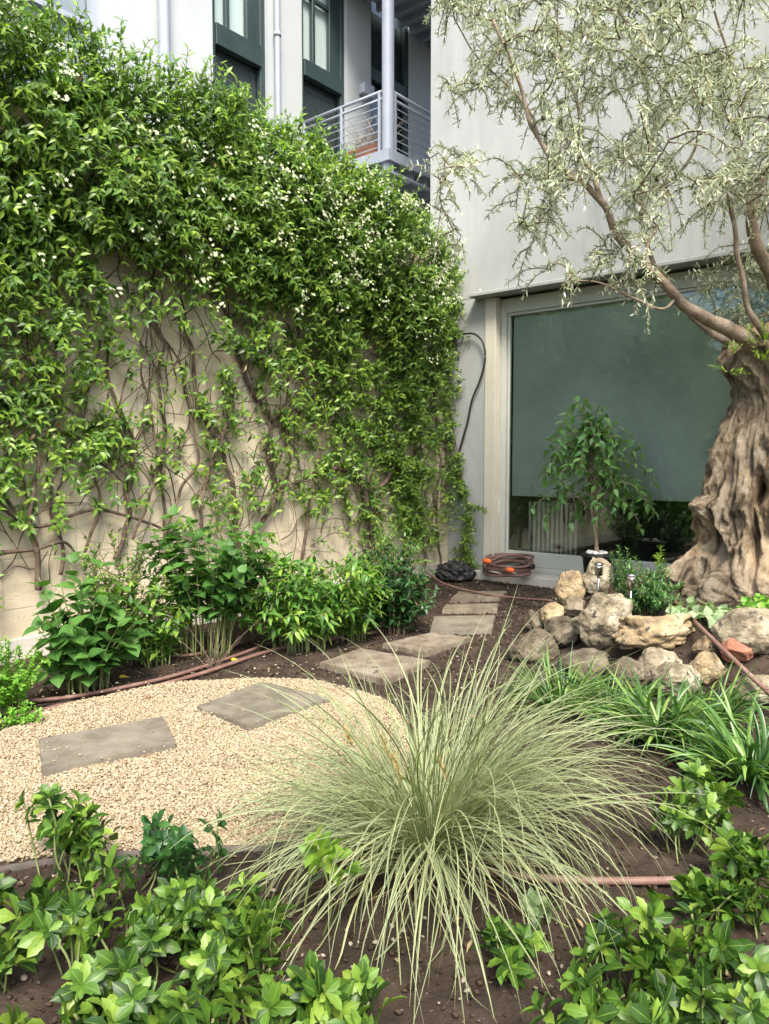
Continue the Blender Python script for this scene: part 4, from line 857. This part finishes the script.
B, D, U, LL, WW = leafy(tips, .018, .1, .050, .0115, 52, 2, endscale=.85, jit=.6)
print('olive leaves', len(B)); leaves('foliage', B, D, U, LL, WW, M['olive_leaf'], ot, 'narrow', .1, fold=.12)
for (px, py, Y) in [(735, 350, 5.35), (728, 372, 5.3), (748, 345, 5.3), (764, 340, 5.25), (760, 362, 5.22)]:
    q = at(px, py, Y)
    P = []
    for _ in range(4): d = np.array([R.gauss(0, .06), -.05, R.uniform(-.02, .12)]); P.append(smooth_path([q, q + d * .6, q + d], 4))
    B, D, U, LL, WW = leafy(P, .018, .2, .045, .012, 45, 2); leaves('sprout', B, D, U, LL, WW, M['jasmine_new'], ot, 'narrow', .1)

# ------------------------------------------------------------ grasses
def tuft(name, label, cat, base, n, Lr, W, m, lean=(.1, 1.1), droop=1.6, r=.08, k=14, bias=None, wj=.4, fold=.25, group=None, tip=.08, zmin=True):
    base = np.asarray(base, float); t = thing(name, label, cat, base, group); a = rs.rand(n) * 2 * np.pi
    if bias is not None: a = np.where(rs.rand(n) < bias[1], bias[0] + rs.randn(n) * .8, a)
    ln = lean[0] + (lean[1] - lean[0]) * rs.rand(n) ** .9; L = rs.uniform(Lr[0], Lr[1], n) ; o = np.stack([np.cos(a), np.sin(a), np.zeros(n)], -1)
    B = base + o * (r * np.sqrt(rs.rand(n)))[:, None] + rs.randn(n, 3) * [.01, .01, 0]; dr = droop * rs.uniform(.3, 1.5, n); pitch = ln.copy(); P = np.empty((n, k, 3)); P[:, 0] = B
    az = a.copy(); daz = rs.randn(n) * .06
    for i in range(1, k):
        pitch = pitch + dr / k * (.35 + 1.3 * i / k) * (1 - np.clip((pitch - 2.5), 0, 1)); az = az + daz
        d = np.stack([np.sin(pitch) * np.cos(az), np.sin(pitch) * np.sin(az), np.cos(pitch)], -1); P[:, i] = P[:, i - 1] + d * (L / (k - 1))[:, None]
    if zmin:
        g = base[2] + .006 + rs.rand(n) * .01; P[..., 2] = np.maximum(P[..., 2], g[:, None])
    side = np.stack([-np.sin(a), np.cos(a), np.zeros(n)], -1) + rs.randn(n, 3) * .35; side = nrmz(side)
    s = np.linspace(0, 1, k); w = np.where(s < .7, 1, 1 - (s - .7) / .3 * (1 - tip)) * (.7 + .3 * np.minimum(1, s * 5)); W_ = W * rs.uniform(1 - wj, 1 + wj, n)
    strips('blades', P, np.repeat(side[:, None], k, 1), W_[:, None] * w[None], m, t, None, fold)
    return t
gb_ = gp(430, 862)
tg_ = tuft('ornamental_grass', 'large fountain of pale variegated sedge in the centre foreground', 'grass', gb_ , 660, (.40, .92), .0050, M['sedge'], (.03, .66), 2.3, .085)
# extra swept blades to the right and left
for nm_, az_, n_, L_, le in (('dead_blades', 0.0, 150, (.15, .5), (.5, 1.4)), ('blades', -.15, 270, (.7, 1.05), (.1, .75)), ('blades', math.pi + .3, 190, (.6, .95), (.4, 1.1))):
    x_ = tuft('tmp', 'x', 'x', gb_ + np.array([.0, 0, 0]), n_, L_, .0046, M['sedge' if nm_ == 'blades' else 'litter'], le, 1.9, .08, bias=(az_, 1.0 if nm_ == 'blades' else 0)); ch = x_.children[0]; ch.name = nm_; ch.parent = tg_; ch.location = tuple(-v for v in gb_); bpy.data.objects.remove(x_)
for px, py, L_ in ((392, 765, .10), (402, 782, .09), (447, 782, .09), (352, 748, .07)):
    c = at(px, py, gb_[1] + R.uniform(-.1, .05)); nn = 46; s = rs.rand(nn); ax = nrmz(np.array([-.35, 0, 1.0])); B = c + ax * (s * L_)[:, None]; a = rs.rand(nn) * 6.28
    D = ax * .8 + np.stack([np.cos(a), np.sin(a), 0 * a], -1) * .55
    leaves('flower_spike', B, D, np.tile([0, -1, .3], (nn, 1)), .016, .005, M['ochre'], tg_, 'narrow', 0)
tuft('strap_leaved_clump', 'dark strap leaved clump in front of the slanting pipe and rocks', 'grass', gp(662, 742), 260, (.22, .40), .014, M['liriope'], (.1, .9), 1.5, .09)
tuft('strap_leaved_clump', 'strap leaved clump with arching grey green leaves at the right edge', 'grass', gp(752, 778), 230, (.24, .40), .016, M['liriope'], (.15, .95), 1.6, .08)
tuft('strap_leaved_clump', 'bright green blades between the grey rocks and the pale sedge', 'grass', gp(560, 712), 170, (.25, .42), .008, M['liriope'], (.1, 1.0), 1.4, .1)
tuft('strap_leaved_clump', 'fine green tuft between the two strap leaved clumps, nearer to the rocks', 'grass', gp(712, 722), 110, (.2, .36), .009, M['liriope'], (.1, 1.1), 1.4, .08)
tuft('strap_leaved_clump', 'low green tuft hugging the dark grey rock', 'grass', gp(606, 716), 150, (.2, .36), .008, M['liriope'], (.1, 1.1), 1.4, .08)

# ------------------------------------------------------------ leafy ground plants in the foreground
def pachy(px, py, r, n, h, label, m='pachy', Ls=.056, seed=0, hmin=.5):
    base = gp(px, py); t = thing('leafy_ground_plant', label, 'ground plant', base, 'leafy ground plants in the foreground'); P = []; B, D, U, LL, WW = [], [], [], [], []
    for i in range(n):
        a = R.random() * 6.28; q = r * math.sqrt(R.random()); x, y = base[0] + q * math.cos(a), base[1] + q * math.sin(a) * .75; z = H(x, y)
        hh = h * R.uniform(hmin, 1.0) * (1 - .3 * (q / r) ** 2); top = np.array([x + R.gauss(0, .03), y + R.gauss(0, .03), z + hh]); p = stem(np.array([x + R.gauss(0, .03), y + R.gauss(0, .03), z - .01]), top, .12, 4); P.append(p)
        T = nrmz(p[-1] - p[-3] + np.array([R.gauss(0, .12), R.gauss(0, .12), .05])); e1 = nrmz(np.cross(T, [.3, .2, .9])); e2 = np.cross(T, e1)
        for lay, (cnt, dn, el, ls) in enumerate(((6, .0, .75, .8), (6, .018, .25, 1.05), (4, .055, .0, 1.0))):
            ph = R.random() * 6
            for k in range(cnt):
                th = ph + k * 6.283 / cnt + R.gauss(0, .18); o = e1 * math.cos(th) + e2 * math.sin(th); e_ = el + R.gauss(0, .15)
                B.append(p[-1] - T * dn * (hh / .15)); D.append(o * math.cos(e_) + T * math.sin(e_)); U.append(T); s_ = ls * R.uniform(.7, 1.15); LL.append(Ls * s_); WW.append(Ls * .56 * s_)
    tubes('stem', [(p, .003) for p in P], M['greenstem'], t, 5)
    leaves('foliage', B, D, U, LL, WW, M[m], t, 'tooth', rs.uniform(.1, .5, len(B)), fold=.18)
    return t
pachy(62, 880, .15, 14, .30, 'glossy ground plant at the near left rim of the gravel, tall and bushy')
pachy(178, 898, .13, 12, .24, 'dark leaved ground plant just right of the bushy one at the gravel rim', 'darkshrub')
pachy(40, 965, .22, 23, .24, 'mid green rosettes at the left edge of the foreground')
pachy(150, 985, .22, 22, .22, 'light green rosettes in the left foreground between the edge clump and the soil')
pachy(225, 960, .14, 15, .20, 'rosette clump nearest to the tips of the pale sedge on its left')
pachy(120, 1075, .24, 30, .20, 'lowest rosettes along the bottom left of the picture')
pachy(320, 935, .04, 2, .30, 'single tall yellow green sprout in front of the sedge', 'jasmine_new', .06, hmin=.9)
pachy(300, 1035, .12, 12, .15, 'dark glossy tuft at the bottom edge left of the bare soil', 'pachy')
pachy(335, 1045, .08, 6, .13, 'curled light green tuft at the bottom edge beside the bare soil', 'pachy')
pachy(508, 975, .07, 6, .14, 'small pale tuft alone on the soil under the drooping sedge', 'pachy', .05)
pachy(690, 850, .10, 10, .20, 'loose ground plant between the sedge tips and the strap leaved clumps')
pachy(720, 925, .13, 11, .15, 'ground plant beside the brown foreground pipe')
pachy(752, 905, .12, 13, .22, 'ground plant at the right edge just below the strap leaved clump')
pachy(705, 815, .09, 9, .18, 'small ground plant tucked between the strap leaved clumps and the sedge tips')
pachy(640, 990, .16, 16, .22, 'broad green clump in the right foreground in front of the pipe')
pachy(720, 1045, .18, 18, .18, 'clump cut by the bottom right corner of the picture')
pachy(610, 1060, .10, 8, .17, 'clump at the bottom edge right of the bare soil')
pachy(545, 925, .05, 3, .08, 'tiny sprig among the drooping sedge blades', 'palegreen', .04)
# yellow fallen leaves
for px, py, lab in ((231, 660, 'yellow fallen leaf on the dark soil behind the diamond-turned slab'), (119, 677, 'yellow fallen leaf beside the broad leaved hydrangea')):
    c = gp(px, py, .01); o = leaves('fallen_leaf', [c], [[1, .3, .1]], [[0, -.5, 1]], .055, .028, M['yellow'], None, 'ovate', .3); tag(o, lab, 'leaf', 'yellow fallen leaves')
# black crumpled bag at the corner
c = at(455, 581, 8.15); bm = bmesh.new(); bmesh.ops.create_icosphere(bm, subdivisions=5, radius=1)
for v in bm.verts:
    k = 1 + .35 * (1 - 2 * abs(noise.noise(v.co * 2.2))) + .15 * noise.noise(v.co * 7); v.co = Vector((v.co.x * .17 * k, v.co.y * .12 * k, max(-.05, v.co.z * .11 * k))) + Vector((c[0], c[1], .07))
for f in bm.faces: f.smooth = True
me = bpy.data.meshes.new('black_bag'); bm.to_mesh(me); bm.free(); tag(link('black_bag', me, M['black']), 'crumpled black bag on the soil in the corner by the jamb', 'bag')
# unseen trees, added to give the window glass foliage to reflect
for i, (x, y, lab) in enumerate(((7.5, -1.5, 'unseen leafy tree added for glass reflections, beside the photographer to the right'), (3.0, -5.0, 'unseen leafy tree added for glass reflections, behind the photographer'), (10.5, 2.5, 'unseen leafy tree added for glass reflections, far out to the right'))):
    t = thing('reflection_tree', lab, 'tree', (x, y, 0)); tubes('trunk', [(stem((x, y, -.05), (x + .1, y, 2.4), .03), np.linspace(.14, .09, 15))], M['stem'], t, 8)
    n = 5200; c = rs.randn(n, 3); c = nrmz(c) * (rs.rand(n, 1) ** .4) * [1.9, 1.9, 1.9] * (1 + .25 * np.sin(nrmz(c)[:, :1] * 7)); B = c + [x, y, 2.9]; D = nrmz(c) + rs.randn(n, 3) * .6
    leaves('crown', B, D, np.tile([0, 0, 1.], (n, 1)), .17, .09, M['hedgeleaf'], t, 'ovate', .3)
print('verts total', sum(len(o.data.vertices) for o in bpy.data.objects if o.type == 'MESH'))
